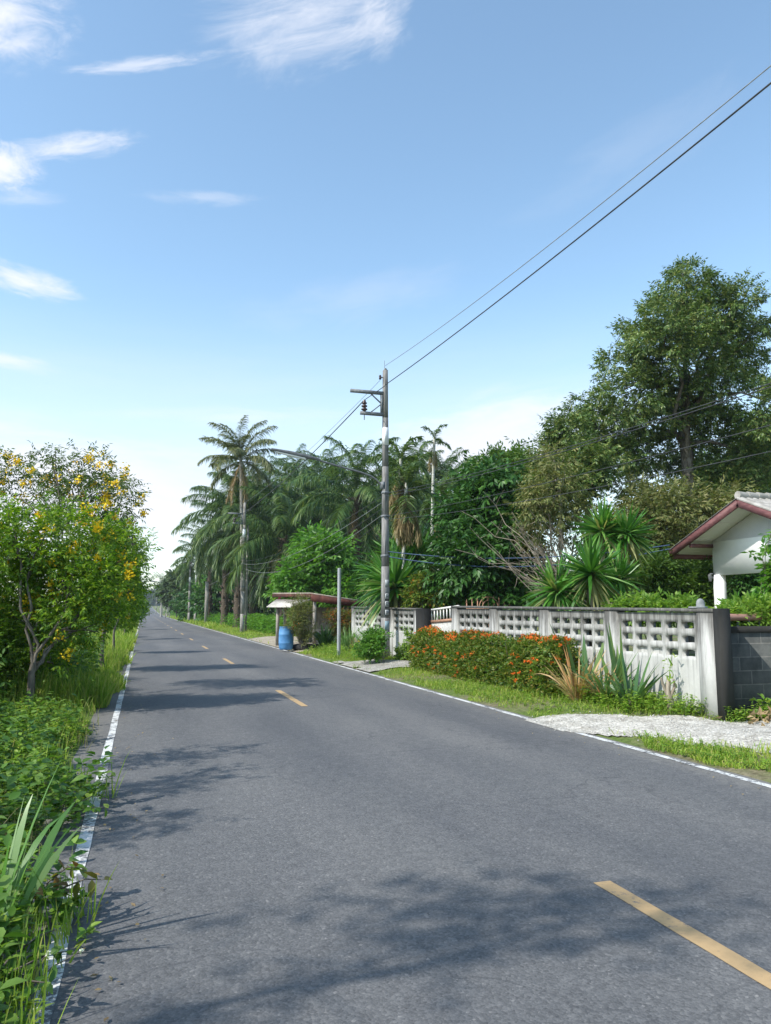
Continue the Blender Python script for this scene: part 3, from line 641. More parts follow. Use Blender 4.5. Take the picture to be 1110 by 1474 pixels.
breeze_wall('breeze_block_wall', 'shorter breeze block wall behind the banded pole and left of the gate', WX + .02, [21.3, 23.7, 26.1, 28.5], lambda y: 1.62 + (y - 21) * .012, nc=4)
w2 = [o for o in bpy.data.objects if o.name == 'breeze_block_wall.001'][0]
b = MB(); b.box((.12, -.24, .80), (.42, .13, 1.72)); b.build('end_pillar', M['wall_dark'], w2)

# grey block wall, at right angles, with a brown rail above it
t = thing('grey_block_wall', 'dark grey concrete block wall joining the white wall at its near end', 'wall', (7.86, 9.02, 0))
b = MB(); b.box((3.1, .07, .56), (6.2, .14, 1.46)); b.build('block_courses', M['blocks'], t)
b = MB(); b.box((3.1, .07, 1.335), (6.24, .17, .085)); b.build('cap_beam', M['wall_dark'], t)
t = thing('sliding_gate', 'brown metal gate rail showing above the dark grey block wall', 'gate', (8.0, 9.62, 0))
b = MB(); b.tube([(-.05, 0, 1.50), (6, 0, 1.50)], .055, 10); b.build('top_rail', M['rail'], t, True)
b = MB(); b.bar((-.05, 0, 1.18), (6, 0, 1.18), .05); b.build('lower_rail', M['rail'], t)
b = MB()
for k in range(30): b.bar((k * .2, 0, .2), (k * .2, 0, 1.46), .025)
b.build('gate_bars', M['steel'], t)

# white leaning metal gate in the gap
t = thing('metal_gate', 'white metal gate with rusty middle rail leaning in the wall gap', 'gate', (WX + .3, 18.75, .1)); t.rotation_euler = (rad(-2.5), 0, rad(-2))
GL, GH = 2.35, 1.62
b = MB()
for a, c in (((0, 0, 0), (0, 0, GH)), ((0, GL, 0), (0, GL, GH)), ((0, 0, GH), (0, GL, GH)), ((0, 0, .08), (0, GL, .08))): b.bar(a, c, .05)
b.build('gate_frame', M['gatewhite'], t)
b = MB(); b.bar((-.01, .03, 1.28), (-.01, GL - .03, 1.28), .055, .07); b.build('middle_rail', M['gaterust'], t)
b = MB()
for k in range(28): y = .06 + k * (GL - .12) / 27; b.bar((0, y, .1), (0, y, 1.25), .013, .03)
for k in range(9): y = .14 + k * (GL - .28) / 8; b.bar((0, y, 1.31), (0, y, GH - .03), .03)
b.build('gate_bars', M['gatewhite'], t)
t = thing('ornate_gate', 'rust orange scrolled gate leaf behind the white leaning gate', 'gate', (WX + 1.3, 20.6, .1))
b = MB()
for k in range(9): b.bar((k * .17, 0, 0), (k * .17, 0, 1.72 + .1 * sin(k * pi / 8)), .025)
for k in range(9): b.lathe([(0, 0), (.03, .01), (0, .12)], (k * .17, 0, 1.72 + .1 * sin(k * pi / 8)), 6)
b.build('gate_bars', M['gaterust'], t)
b = MB()
for r_ in (.3, .2): b.tube([(.68 + r_ * cos(a), -.03, 1.6 + r_ * sin(a)) for a in np.linspace(0, pi, 14)], .016, 5)
b.bar((0, -.03, 1.55), (1.36, -.03, 1.55), .03); b.bar((0, -.03, .3), (1.36, -.03, .3), .03); b.build('scroll', M['gaterust'], t)

# small cement knob on the wall end
t = thing('cement_knob', 'grey rounded cement knob sitting on the near end of the wall', 'ornament', (WX + .07, 9.32, TOP(9.3) + .05))
b = MB(); b.lathe([(0, 0), (.075, 0), (.075, .02), (.06, .03), (.062, .07), (.05, .11), (.025, .135), (0, .14)], (0, 0, 0), 14); b.build('dome', M['knob'], t, True)
b = MB(); b.box((-.03, .02, .012), (.2, .17, .024)); b.build('base_slab', M['knob'], t)

# ------------------------------------------------------------------ house
def house():
    t = thing('house', 'white gabled house with maroon bargeboards at the right edge', 'house', (13.0, 14.33, 0.1)); zr, ze, hs = 4.05, 3.03, 2.48
    x1 = 11.0; sl = (zr - ze) / hs
    # corrugated roof, two slopes
    for s in (1, -1):
        n = 80; b = MB(); V = []
        for x in np.linspace(-.04, x1, n * 3):
            w_ = .03 * sin(x * 2 * pi / .177)
            V += [(x, 0 * s, zr + .05 + w_), (x, s * (hs + .05), ze + .03 + w_)]
        m = len(V) // 2; b.add(V, [[2*k, 2*k+1, 2*k+3, 2*k+2] for k in range(m - 1)]); b.add(np.array(V) - [0, 0, .02], [[2*k, 2*k+2, 2*k+3, 2*k+1] for k in range(m - 1)])
        b.build('roof', M['rooftile'], t)
        b = MB(); b.bar((0, 0 if s > 0 else -.0, zr - .085), (0, s * hs, ze - .085), .05, .185); b.build('bargeboard', M['fascia'], t)
        b = MB(); b.bar((0.03, s * .02, zr - .15), (0.03, s * (hs - .02), ze - .15), .006, .02)
        V = [(.04, 0, zr - .10), (.04, s * hs, ze - .10), (x1, s * hs, ze - .10), (x1, 0, zr - .10)]
        b = MB(); b.add(V, [[0, 1, 2, 3]]); b.add(np.array(V) + [0, 0, .03], [[3, 2, 1, 0]])
        for k in (.33, .66, .9):
            b.bar((.05, s * hs * k, zr - .115 - sl * hs * k), (.72, s * hs * k, zr - .115 - sl * hs * k), .014, .012)
        b.build('soffit', M['soffit'], t)
        b = MB(); b.bar((.04, s * (hs - .03), ze - .13), (x1, s * (hs - .03), ze - .13), .04, .14); b.build('eaves_board', M['fascia'], t)
        b = MB(); b.box((.37, s * 1.74, zr - .22 - sl * 1.74), (.66, .09, .09)); b.build('purlin', M['fascia'], t)
    b = MB()
    for k in range(40): b.tube([(x1 * k / 40, 0, zr + .09), (x1 * (k + 1) / 40 + .02, 0, zr + .075)], [.10, .085], 8)
    b.build('ridge_cap', M['rooftile'], t, True)
    # gable wall as a slab with a level bottom edge above the carport
    hw = 1.74; zb = 2.38; A = [(-hw, zb), (hw, zb), (hw, zr - .12 - sl * hw), (0, zr - .12), (-hw, zr - .12 - sl * hw)]
    b = MB(); V = [(.70, y, z) for y, z in A] + [(.84, y, z) for y, z in A]
    b.add(V, [[0, 1, 2, 4], [5, 9, 7, 6], [0, 5, 6, 1], [1, 6, 7, 2], [4, 9, 5, 0]]); b.add(V, [[4, 2, 3], [9, 8, 7], [2, 7, 8], [2, 8, 3], [3, 8, 9], [3, 9, 4]]); b.build('gable_wall', M['plaster'], t)
    for s in (1, -1):
        b = MB(); b.box((.78, s * (hw - .11), 1.15), (.20, .22, 2.47)); b.build('carport_post', M['plaster'], t)
    for y in (-.14, -.75, -1.1):
        b = MB(); b.box((.66, y - .02, zr - .20 - sl * abs(y)), (.12, .20, .10)); b.build('rafter_end', M['ink'], t)
    b = MB()
    for s in (1, -1): b.box((7.0, s * (hw - .07), 1.3), (7.8, .13, 2.6))
    b.box((3.1, 0, 1.45), (.14, 2 * hw - .3, 2.9)); b.build('house_wall', M['greywall'], t)
    b = MB(); b.box((3.02, .5, 1.0), (.06, .85, 2.0)); d = b.build('door', M['wood'], t)
    b = MB(); b.lathe([(0, 0), (.03, .01), (.03, .04), (0, .05)], (2.97, .2, 1.0), 8); b.build('handle', M['steel'], d)
    return t
house()
t = thing('wall_lamp', 'small white lantern fixed to the corner post of the gabled house', 'lamp', (13.64, 16.07, 2.42))
b = MB(); b.box((0, 0, .10), (.10, .10, .03), taper=.5); b.box((.02, 0, 0), (.03, .06, .08)); b.build('lamp_bracket', M['steel'], t)
b = MB(); b.lathe([(0, -.10), (.03, -.09), (.05, .06), (.04, .08), (0, .08)], (-.05, 0, 0), 8); b.build('lamp_glass', M['lampgrey'], t, True)
hb = at(965, 789, 19.9)
for i, (z, lab) in enumerate([(3.45, 'upper blue service cable drooping from the pole to the house eaves'), (3.3, 'lower blue service cable drooping from the pole to the house eaves')]):
    cable(lab, [(PX, PY, z), hb + np.array([0, 0, .08 - .1 * i])], .016, M['cable_blue'], .28 + .12 * i)

# ------------------------------------------------------------------ roadside hut, barrel, post
def hut():
    t = thing('roadside_hut', 'low open roadside hut with rust red roof edge and pale awning', 'hut', (0, 0, 0))
    a = at(446, 853, 33.0); c = at(540, 867.5, 34.0); z0 = a[2]; z1 = c[2]
    y0, y1 = a[1], a[1] + 3.2; xl = a[0]; xr = c[0]; 
    V = [(xl, y0, z0), (xr, y0 - .1, z1), (xr + .2, y1, z1 + .05), (xl - 1.1, y1, z0 + .05)]; V = np.array(V)
    b = MB(); b.add(np.vstack([V, V - [0, 0, .05]]), [[0, 1, 2, 3], [7, 6, 5, 4], [0, 4, 5, 1], [1, 5, 6, 2], [2, 6, 7, 3], [3, 7, 4, 0]]); b.build('roof', M['rust_pale'], t)
    U = np.array([(xl + .02, y0 - .02, z0 - .06), (xr, y0 - .12, z1 - .06), (xr, y0 - .12, z1 - .30), (xl + .02, y0 - .02, z0 - .36)])
    b = MB(); b.add(np.vstack([U, U + [0, .04, 0]]), [[0, 3, 2, 1], [4, 5, 6, 7], [0, 1, 5, 4], [2, 3, 7, 6], [1, 2, 6, 5], [3, 0, 4, 7]]); b.build('roof_fascia', M['rust'], t)
    U = np.array([(xl - .02, y0, z0 - .06), (xl - 1.12, y1, z0 - .02), (xl - 1.12, y1, z0 - .14), (xl - .02, y0, z0 - .2)])
    b = MB(); b.add(np.vstack([U, U + [.04, 0, 0]]), [[0, 1, 2, 3], [4, 7, 6, 5], [0, 4, 5, 1], [3, 2, 6, 7], [1, 5, 6, 2], [0, 3, 7, 4]]); b.build('side_fascia', M['rust'], t)
    # pale sloping awning sheet on the road side
    e = at(393, 873, 34); A = np.array([(xl + .05, y0 + .1, z0 - .28), (xl - .95, y1 - .2, z0 - .24), (e[0] - .1, y1 - .4, e[2]), (e[0] + .55, y0 + .2, e[2] - .02)])
    b = MB(); b.add(np.vstack([A, A - [0, 0, .04]]), [[0, 3, 2, 1], [4, 5, 6, 7], [0, 1, 5, 4], [1, 2, 6, 5], [2, 3, 7, 6], [3, 0, 4, 7]]); b.build('awning', M['awning'], t)
    for x, y, m_ in ((xl + .22, y0 + .12, 'wood'), (xr - .9, y0 + .3, 'wood'), (xl - .55, y1 - .3, 'wood'), (xr - .3, y1 - .3, 'wood'), (e[0] + .35, y1 - .8, 'wood')):
        zt = (z0 - .25) if x < xl + .5 else z1 - .1
        if x < xl - .8: zt = e[2]
        b = MB(); b.box((x, y, (zt + .05) / 2), (.13, .13, zt - .05)); b.build('post', M[m_], t)
    b = MB(); b.box(((xl + xr) / 2 + .3, y1 - .15, .9), (xr - xl + .4, .06, 1.7)); b.build('back_panel', M['wood'], t)
    b = MB(); b.box(((xl + xr) / 2, y0 + 1.5, .75), (1.7, .8, .06))
    for sx in (-.75, .75): b.box(((xl + xr) / 2 + sx, y0 + 1.5, .42), (.08, .6, .6))
    b.build('counter', M['wood'], t)
hut()
bp = onz(411, 935, .06)
t = thing('plastic_barrel', 'blue plastic barrel standing at the edge of the road by the hut', 'barrel', (bp[0], bp[1], .06))
b = MB(); b.lathe([(0, 0), (.24, 0), (.265, .03), (.285, .12), (.295, .24), (.305, .26), (.295, .28), (.30, .44), (.295, .58), (.305, .60), (.295, .62), (.285, .76), (.262, .86), (.265, .89), (.245, .90), (.235, .87), (0, .86)], (0, 0, 0), 28); b.build('barrel_body', M['barrel'], t, True)
b = MB(); b.lathe([(.262, .865), (.274, .872), (.274, .9), (.262, .906)], (0, 0, 0), 28); b.build('rim', M['barrel'], t, True)
b = MB(); b.lathe([(0, .86), (.04, .86), (.04, .89), (0, .892)], (.12, .05, 0), 10); b.build('bung', M['black'], t)
gp = onz(487, 941, .13)
t = thing('metal_post', 'slim plain grey metal post standing on the grass by the hut', 'post', (gp[0], gp[1], .1))
b = MB(); b.tube([(0, 0, -.2), (0, 0, 2.95)], .062, 10); b.build('post_tube', M['grey_pipe'], t, True); b = MB(); b.lathe([(.064, 0), (.068, .01), (.05, .03), (0, .035)], (0, 0, 2.94), 10); b.build('post_cap', M['grey_pipe'], t)
pp = onz(444, 934, .08)
t = thing('old_tyre', 'old black tyre lying flat around the reddish shrub by the barrel', 'tyre', (pp[0], pp[1] + .25, .04))
b = MB(); th = np.linspace(0, 2 * pi, 25); b.tube([(.52 * cos(a), .52 * sin(a), .1) for a in th], .12, 8, False); b.build('tread', M['black'], t, True)
b = MB(); b.lathe([(.38, .19), (.42, .21), (.42, .22), (.38, .2)], (0, 0, 0), 24); b.build('rim_bead', M['black'], t)
p = at(296, 894, 91)
t = thing('concrete_post', 'pale square concrete post standing in weeds before the oil palms', 'post', (p[0], p[1], g0(p[0], p[1])))
b = MB(); b.box((0, 0, 2.3), (.42, .36, 4.9), taper=.9); b.build('post_shaft', M['concrete'], t); b = MB(); b.box((0, 0, 4.78), (.44, .38, .1)); b.build('post_cap', M['concrete'], t)
p = at(400, 864, 40)
t = thing('hanging_cloth', 'pinkish red cloth hanging beside the hut awning', 'cloth', (p[0], p[1], p[2]))
b = MB()
V = []; 
for i in range(9):
    for j in range(7): V.append((-.25 + .5 * i / 8, .05 * sin(i * 1.9 + j * .4), .32 - .7 * j / 6 + .03 * sin(i * 2.0)))
b.add(V, [[i * 7 + j, i * 7 + j + 1, (i + 1) * 7 + j + 1, (i + 1) * 7 + j] for i in range(8) for j in range(6)]); b.build('cloth', M['redcloth'], t, True)
b = MB(); b.tube([(-.6, 0, .33), (.6, 0, .35)], .012, 5); b.build('hanging_line', M['cable'], t)

# ------------------------------------------------------------------ palms
def frond_mesh(name, m, L, elev, npair, ll, lw, droop=.5, bendk=.75, plumose=.35, petiole=.16, seg=3, stem=.035):
    """one pinnate frond, growing along +X from the origin"""
    t = np.linspace(0, 1, 15); ang = rad(elev) - bendk * 1.7 * t ** 1.5
    ds = L / 14; P = np.zeros((15, 3)); P[1:, 0] = np.cumsum(np.cos(ang[:-1]) * ds); P[1:, 2] = np.cumsum(np.sin(ang[:-1]) * ds)
    P[:, 1] = .06 * L * np.sin(t * 2.2) * RNG.uniform(-1, 1)
    b = MB(); b.tube(P, np.linspace(stem, .006, 15), 4, False)
    tt = np.repeat(np.linspace(petiole, 1, npair), 2) + RNG.normal(0, .004, npair * 2); tt = np.clip(tt, 0, 1); s = np.tile([-1.0, 1.0], npair)
    Q = np.stack([np.interp(tt, t, P[:, i]) for i in range(3)], -1); a = np.interp(tt, t, ang)
    T = np.stack([np.cos(a), 0 * a, np.sin(a)], -1); Nn = np.stack([-np.sin(a), 0 * a, np.cos(a)], -1); Sd = np.array([0, 1.0, 0])
    n = len(tt)
    D = T * (.45 + .5 * tt[:, None]) + Sd * s[:, None] + Nn * (RNG.normal(.12, plumose, n))[:, None]
    ln = ll * np.interp(tt, [petiole, petiole + .15, .5, .85, 1], [.45, .85, 1, .7, .35]) * RNG.uniform(.85, 1.12, n)
    b.blades(Q, D, ln, lw, droop * RNG.uniform(.6, 1.4, n), seg, ([0, .15, .6, 1], [.5, 1, .75, .05]), .3)
    return b.build(name, m).data
def fit_trunk(t, z, H, w=1.0):
    for ch in t.children:
        if ch.name.startswith('trunk'): ch.scale = (w, w, z / H)
        else: ch.location.z += z - H
def protos(key, m, L, elevs, npair, ll, lw, **kw):
    out = []
    for e in elevs:
        me = frond_mesh('frond', m, L, e, npair, ll, lw, **kw); out.append((e, me))
    return out
OILF = protos('oil', L_['oil'], 6.0, [84, 72, 60, 48, 36, 22, 8, -8, -25, -48], 96, 1.1, .085, droop=.72, bendk=.78)
COCOF = protos('coco', L_['coconut'], 3.7, [82, 68, 54, 40, 24, 6, -14], 84, .72, .075, droop=.6, bendk=.72)
DEADF = protos('dead', L_['dead'], 3.4, [-55, -68, -76], 46, .55, .05, droop=.75, bendk=.25, plumose=.6)
AREF = protos('areca', L_['areca'], 1.9, [82, 60, 38, 10, -20], 40, .6, .09, droop=.45, bendk=.9)
AREDEAD = protos('arecadead', L_['straw2'], 2.2, [-66, -78, -84], 40, .55, .07, droop=.7, bendk=.3, plumose=.5)
for o in [o for o in bpy.data.objects if o.type == 'MESH' and o.name.startswith('frond') and o.parent is None]: bpy.data.objects.remove(o)
def trunk_mesh(H, r0, r1, m, stubs=0, bend=.0, k=9):
    b = MB(); t = np.linspace(0, 1, 14); P = np.stack([bend * t ** 2, bend * .4 * np.sin(t * 3), H * t - .15], -1)
    b.tube(P, np.interp(t, [0, .06, .5, 1], [r0 * 1.25, r0, (r0 + r1) / 2, r1]) * RNG.uniform(.94, 1.06, 14), k)
    if stubs:
        for i in range(stubs):
            tt = .12 + .88 * i / stubs; a = i * 2.4; r = np.interp(tt, [0, 1], [r0, r1]); c = np.array([np.interp(tt, t, P[:, 0]), np.interp(tt, t, P[:, 1]), H * tt])
            d = np.array([cos(a), sin(a), 0]); b.bar(c + d * r * .7, c + d * (r + .16) + [0, 0, .28], .16, .09)
    me = b.build('trunk_proto', m, smooth=False).data; return me
def drop_proto():
    for o in [o for o in bpy.data.objects if o.name.startswith('trunk_proto')]: bpy.data.objects.remove(o)
def palm(name, label, cat, base, H, trunk, fr, n, group, sc=1.0, dead=None, ndead=0, bend=0, spread=None, seed=0, elim=None):
    t = thing(name, label, cat, base, 0, group); rr = random.Random(seed)
    share('trunk', trunk, t, (0, 0, 0), (0, 0, 0), (1, 1, 1)); top = (bend, bend * .4 * sin(3), H - .2)
    for i in range(n):
        e, me = fr[min(int(len(fr) * (i + .5) / n + rr.uniform(-.4, .4)), len(fr) - 1) if i else 0]
        share('frond', me, t, (top[0], top[1], top[2] - .3 * i / n), (rr.uniform(-.08, .08), rr.uniform(-.06, .06), i * 2.39996 + rr.uniform(-.25, .25)), sc * rr.uniform(.86, 1.1))
    for i in range(ndead):
        e, me = dead[i % len(dead)]
        share('dead_frond', me, t, (top[0], top[1], top[2] - .35), (0, 0, rr.uniform(0, 6.28) if ndead > 4 else [2.6, 3.3, 5.6, 1.2][i % 4] + rr.uniform(-.2, .2)), sc * rr.uniform(.8, 1.05))
    return t
OT = [trunk_mesh(h, .36, .30, M['palmtrunk'], 46) for h in (6.2, 7.6, 9.0)]; drop_proto()
# (u, v_crown_centre, depth, which trunk, scale, label)
OIL = [(326, 752, 74, 1, .85, 'leftmost big oil palm overhanging the far roadside'), (345, 738, 66, 1, .95, 'oil palm with ragged trunk directly behind the second pole'),
       (408, 772, 58, 0, .98, 'oil palm with an ivy wrapped trunk right of the second pole'), (366, 720, 76, 2, 1.0, 'oil palm behind the coconut palm trunk'),
       (452, 735, 66, 1, 1.0, 'oil palm between the ivy trunk palm and the tall one with reddish heart'), (511, 712, 52, 1, .9, 'tall oil palm with upright crown left of the banded pole'),
       (470, 700, 82, 2, 1.0, 'oil palm rear of the dense grove under the lamp arm'), (425, 705, 88, 2, 1.0, 'rear oil palm under the tip of the street lamp'),
       (560, 712, 74, 2, .95, 'oil palm behind the banded pole'), (590, 690, 84, 2, .95, 'oil palm behind the hanging dead fronds'),
       (640, 698, 78, 2, .95, 'oil palm behind the slender betel palm'), (668, 722, 74, 1, .85, 'drooping oil palm right of the betel palm'),
       (303, 785, 92, 1, .75, 'smaller oil palm at the grove left edge'), (289, 808, 112, 1, .8, 'far oil palm beside the distant crossarm pole'), (540, 765, 64, 1, .9, 'low oil palm filling the gap left of the banded pole'), (612, 745, 66, 1, .9, 'low oil palm in the shade behind the big spiky plant')]
for i, (u, v, d, k, sc, lab) in enumerate(OIL):
    p = at(u, v, d); H = (6.2, 7.6, 9.0)[k]; gz0 = g0(p[0], p[1])
    t = palm('oil_palm', lab, 'palm tree', (p[0], p[1], gz0), H, OT[k], OILF, 26 if 'upright' in lab else 33, 'oil palms of the dark grove', sc, DEADF, 6, seed=i)
    fit_trunk(t, p[2] - gz0, H)
CT = trunk_mesh(13.6, .17, .12, M['coco'], 0, .0, 8); drop_proto()
p = at(346, 655, 60); gz0 = g0(p[0], p[1])
t = palm('coconut_palm', 'tall coconut palm with a thin pale crown and two hanging brown fronds', 'palm tree', (p[0] + .52, p[1], gz0), 13.6, CT, COCOF, 24, None, 1.05, DEADF, 4, seed=3)
fit_trunk(t, p[2] - gz0, 13.6); t.rotation_euler = (0, -.038, 0)
FC = protos('coco2', L_['distant'], 3.6, [75, 45, 15, -15, -35], 40, .7, .07, droop=.45, bendk=.6)
for o in [o for o in bpy.data.objects if o.type == 'MESH' and o.name.startswith('frond') and o.parent is None]: bpy.data.objects.remove(o)
for i, (u, v, d, lab) in enumerate([(233, 842, 190, 'small distant coconut palm rising beside the far street lamp'), (242, 836, 215, 'smaller distant palm just right of the far coconut palm')]):
    p = at(u, v, d); gz0 = g0(p[0], p[1]); t = palm('coconut_palm', lab, 'palm tree', (p[0], p[1], gz0), 13.6, CT, FC, 20, 'distant palms', 1.15, seed=40 + i)
    fit_trunk(t, p[2] - gz0, 13.6, 1.6)
AT = trunk_mesh(8.0, .075, .055, M['areca'], 0, .15, 7); drop_proto()
ARE = [(621, 624, 30, 'slender tall betel palm with a small tuft against the sky', 7, 4, .44), (572, 655, 27, 'betel palm with hanging straw skirt nearest the banded pole', 9, 16, .74), (580, 690, 26, 'shorter betel palm with a thick skirt of brown dead fronds', 8, 18, .74),
       (630, 706, 32, 'betel palm with pale drooping fronds right of the slender one', 9, 6, .7), (700, 678, 36, 'betel palm top showing above the round leaved trees', 12, 2, .8)]
for i, (u, v, d, lab, nf, nd, sc) in enumerate(ARE):
    p = at(u, v, d); gz0 = g0(p[0], p[1])
    t = palm('betel_palm', lab, 'palm tree', (p[0], p[1], gz0), 8.0, AT, AREF, nf, 'betel palms behind the wall', sc, AREDEAD, nd, bend=.15, seed=20 + i)
    fit_trunk(t, p[2] - gz0, 8.0)

# ------------------------------------------------------------------ rosette plants (spiky heads on stems)
def head_mesh(b, c, R, n, w, up=0.0, old=None, lo=-.55):
    z = RNG.uniform(lo, 1, n); a = RNG.uniform(0, 2 * pi, n); r = np.sqrt(np.maximum(0, 1 - z * z)); D = np.stack([r * np.cos(a), r * np.sin(a), z + up], -1)
    b.blades(np.tile(c, (n, 1)) + D * .03, D, R * RNG.uniform(.8, 1.08, n), w, np.clip(.32 - .3 * z, .02, .6) * RNG.uniform(.5, 1.3, n), 4, ([0, .12, .55, 1], [.55, .9, 1, .03]), .4)
def spiky_plant(label, base, heads, R, n, w, group=None):
    t = thing('spiky_plant', label, 'plant', base, 0, group); o = np.array(base)
    b = MB()
    for h in heads:
        e = np.array(h[:3]) - o; limb(b, np.array([e[0] * .25, e[1] * .25, 0]), e, .07, .05, 0, 7, 5, .04)
    b.build('trunk', M['twig'], t, True)
    for h in heads:
        e = np.array(h[:3]) - o; k = h[3] if len(h) > 3 else 1.0
        b = MB(); head_mesh(b, e, R * k, n, w); b.build('leaf_head', L_['yucca'], t)
        b = MB(); head_mesh(b, e - [0, 0, .06], R * k * .92, n // 4, w, -.5, lo=-.9); b.build('old_leaves', L_['yuccapale'], t)
Dp = lambda u, v, d, k=1.0: (*at(u, v, d), k)
def gbase(u, d): q = at(u, 900, d); return (q[0], q[1], g0(q[0], q[1]))
spiky_plant('spiky leaved plant with five green heads behind the breeze block wall', gbase(860, 17.4), [Dp(803, 850, 17.2, .95), Dp(852, 826, 17.0, 1.05), Dp(892, 836, 17.8, .78)], .94, 150, .08)
spiky_plant('taller spiky plant with two upper heads right behind the five headed one', gbase(885, 18.8), [Dp(868, 764, 18.8, .9), Dp(902, 770, 18.6, .85)], .97, 150, .08)
spiky_plant('large fan shaped spiky plant behind the banded pole', gbase(590, 27.5), [Dp(578, 812, 27.5, 1.05), Dp(602, 806, 27.2, 1.05), Dp(560, 830, 26.8, .95), Dp(588, 795, 28, .9), Dp(570, 846, 25.6, 1.0)], 1.5, 190, .12)

# ------------------------------------------------------------------ broadleaf trees behind the wall
broad = []
cl = cl_px([(985, 425, 55), (960, 470, 60), (1030, 460, 62), (915, 500, 52), (990, 530, 75), (1065, 510, 60), (900, 560, 55), (960, 600, 70), (1050, 590, 70), (1085, 470, 26), (1112, 580, 50), (870, 600, 45), (860, 640, 48), (925, 660, 60), (1005, 670, 60), (1085, 660, 62), (1130, 640, 60), (830, 650, 30), (895, 480, 22), (985, 392, 26), (1060, 430, 34)], 29, 2.2)
bs = at(985, 870, 29.5)
broad_tree('durian_tree', 'tall conical evergreen with small narrow leaves towering over the white house', 'tree', (bs[0], bs[1], g0(bs[0], bs[1])), at(988, 560, 29.5), cl, .30, L_['durian'], 520, 26, .40, 4, .062, .155, .052, .5, per_l=4, hollow=2.1, rl=.3)
cl = cl_px([(820, 620, 30), (805, 655, 32), (850, 670, 36), (835, 700, 30)], 26, 1)
bs = at(850, 890, 26.5)
broad_tree('durian_tree', 'smaller dark evergreen leaning out left of the towering one', 'tree', (bs[0], bs[1], g0(bs[0], bs[1])), at(850, 740, 26.3), cl, .14, L_['durian'], 130, 17, .42, 4, .06, .15, .05, .5, per_l=4, hollow=2.0)
cl = cl_px([(700, 705, 40), (675, 745, 42), (720, 760, 52), (690, 800, 50), (725, 820, 50), (660, 815, 36), (690, 850, 44), (735, 855, 40), (655, 855, 30), (712, 690, 26)], 24, .8)
bs = at(695, 900, 24.2)
broad_tree('glossy_tree', 'dense dark glossy leaved tree right of the gate', 'tree', (bs[0], bs[1], g0(bs[0], bs[1])), at(695, 800, 24.2), cl, .14, L_['glossy'], 420, 12, .42, 2, .12, .24, .095, .55, hollow=2.6)
cl = cl_px([(725, 690, 36), (760, 680, 34), (690, 700, 26), (770, 720, 40), (745, 715, 40), (715, 670, 18)], 33, 1)
bs = at(740, 890, 33)
broad_tree('broadleaf_tree', 'mid green tree behind the glossy one and the bare branches', 'tree', (bs[0], bs[1], g0(bs[0], bs[1])), at(740, 760, 33), cl, .16, L_['mixed'], 260, 12, .5, 3, .12, .22, .075, .4)
cl = cl_px([(800, 690, 32), (785, 725, 34), (815, 735, 36), (770, 770, 26), (830, 770, 26), (800, 660, 18)], 22, .7)
bs = at(812, 905, 22)
t, _ = broad_tree('bare_tree', 'half bare tree with pale fanning branches and sparse brownish leaves', 'tree', (bs[0], bs[1], g0(bs[0], bs[1])), at(812, 850, 22), cl, .075, L_['olive'], 150, 6, .42, 3, .09, .17, .05, .6, barkm=M['twig'], per_l=7, rl=.5)
o = np.array(bs); o[2] = g0(bs[0], bs[1])
b = MB()
for k in range(46):
    u0 = RNG.uniform(780, 850); v0 = RNG.uniform(820, 880); a = RNG.uniform(.15, 2.5) if k % 3 else RNG.uniform(2.2, 2.9); l = RNG.uniform(60, 150)
    s = at(u0, v0, 22 + RNG.uniform(-.6, .4)) - o; e = at(u0 - abs(cos(a * .5)) * l, v0 - sin(a) * l * .8 - 12, 22 + RNG.uniform(-1.3, .6)) - o
    P = limb(b, s, e, .017, .006, .05, 4, 5, .07)
    for _ in range(4): q = P[RNG.integers(1, 5)]; limb(b, q, q + rdir(1, .5)[0] * RNG.uniform(.2, .6), .007, .003, 0, 3, 3, .06)
b.build('bare_branches', M['twig'], t)
cl = cl_px([(935, 745, 40), (975, 740, 44), (955, 790, 44), (905, 810, 36), (990, 800, 40), (1010, 760, 36), (920, 720, 26), (1040, 730, 34), (985, 840, 34)], 25, 1)
bs = at(960, 900, 25)
broad_tree('broadleaf_tree', 'brownish olive tree between the spiky heads and the house gable', 'tree', (bs[0], bs[1], g0(bs[0], bs[1])), at(960, 820, 25), cl, .13, L_['olive'], 330, 11, .45, 3, .1, .19, .06, .45, per_l=5, barkm=M['twig'])
cl = cl_px([(940, 830, 34), (970, 845, 30), (910, 850, 28), (1000, 850, 30), (1020, 830, 24)], 20.5, .5)
bs = at(955, 900, 20.5)
broad_tree('broadleaf_tree', 'low dark green tree under the house eaves behind the wall', 'tree', (bs[0], bs[1], g0(bs[0], bs[1])), at(955, 860, 20.5), cl, .07, L_['mixed'], 200, 12, .32, 3, .07, .14, .05, .4)
cl = cl_px([(1060, 690, 50), (1120, 700, 60), (1020, 700, 40), (1090, 640, 40)], 36, 1)
bs = at(1080, 890, 36)
broad_tree('broadleaf_tree', 'shaded dark green tree rising behind the house roof', 'tree', (bs[0], bs[1], g0(bs[0], bs[1])), at(1080, 760, 36), cl, .16, L_['mixed'], 230, 12, .6, 3, .13, .25, .085, .4)
cl = cl_px([(460, 815, 38), (430, 835, 28), (490, 830, 30), (455, 785, 22), (480, 795, 24), (420, 850, 18), (445, 850, 30), (490, 855, 26)], 40, .8)
bs = at(460, 905, 40)
broad_tree('broadleaf_tree', 'bright light green rounded tree behind the roadside hut', 'tree', (bs[0], bs[1], g0(bs[0], bs[1])), at(460, 850, 40), cl, .10, L_['bright'], 260, 11, .5, 2, .16, .30, .13, .45)
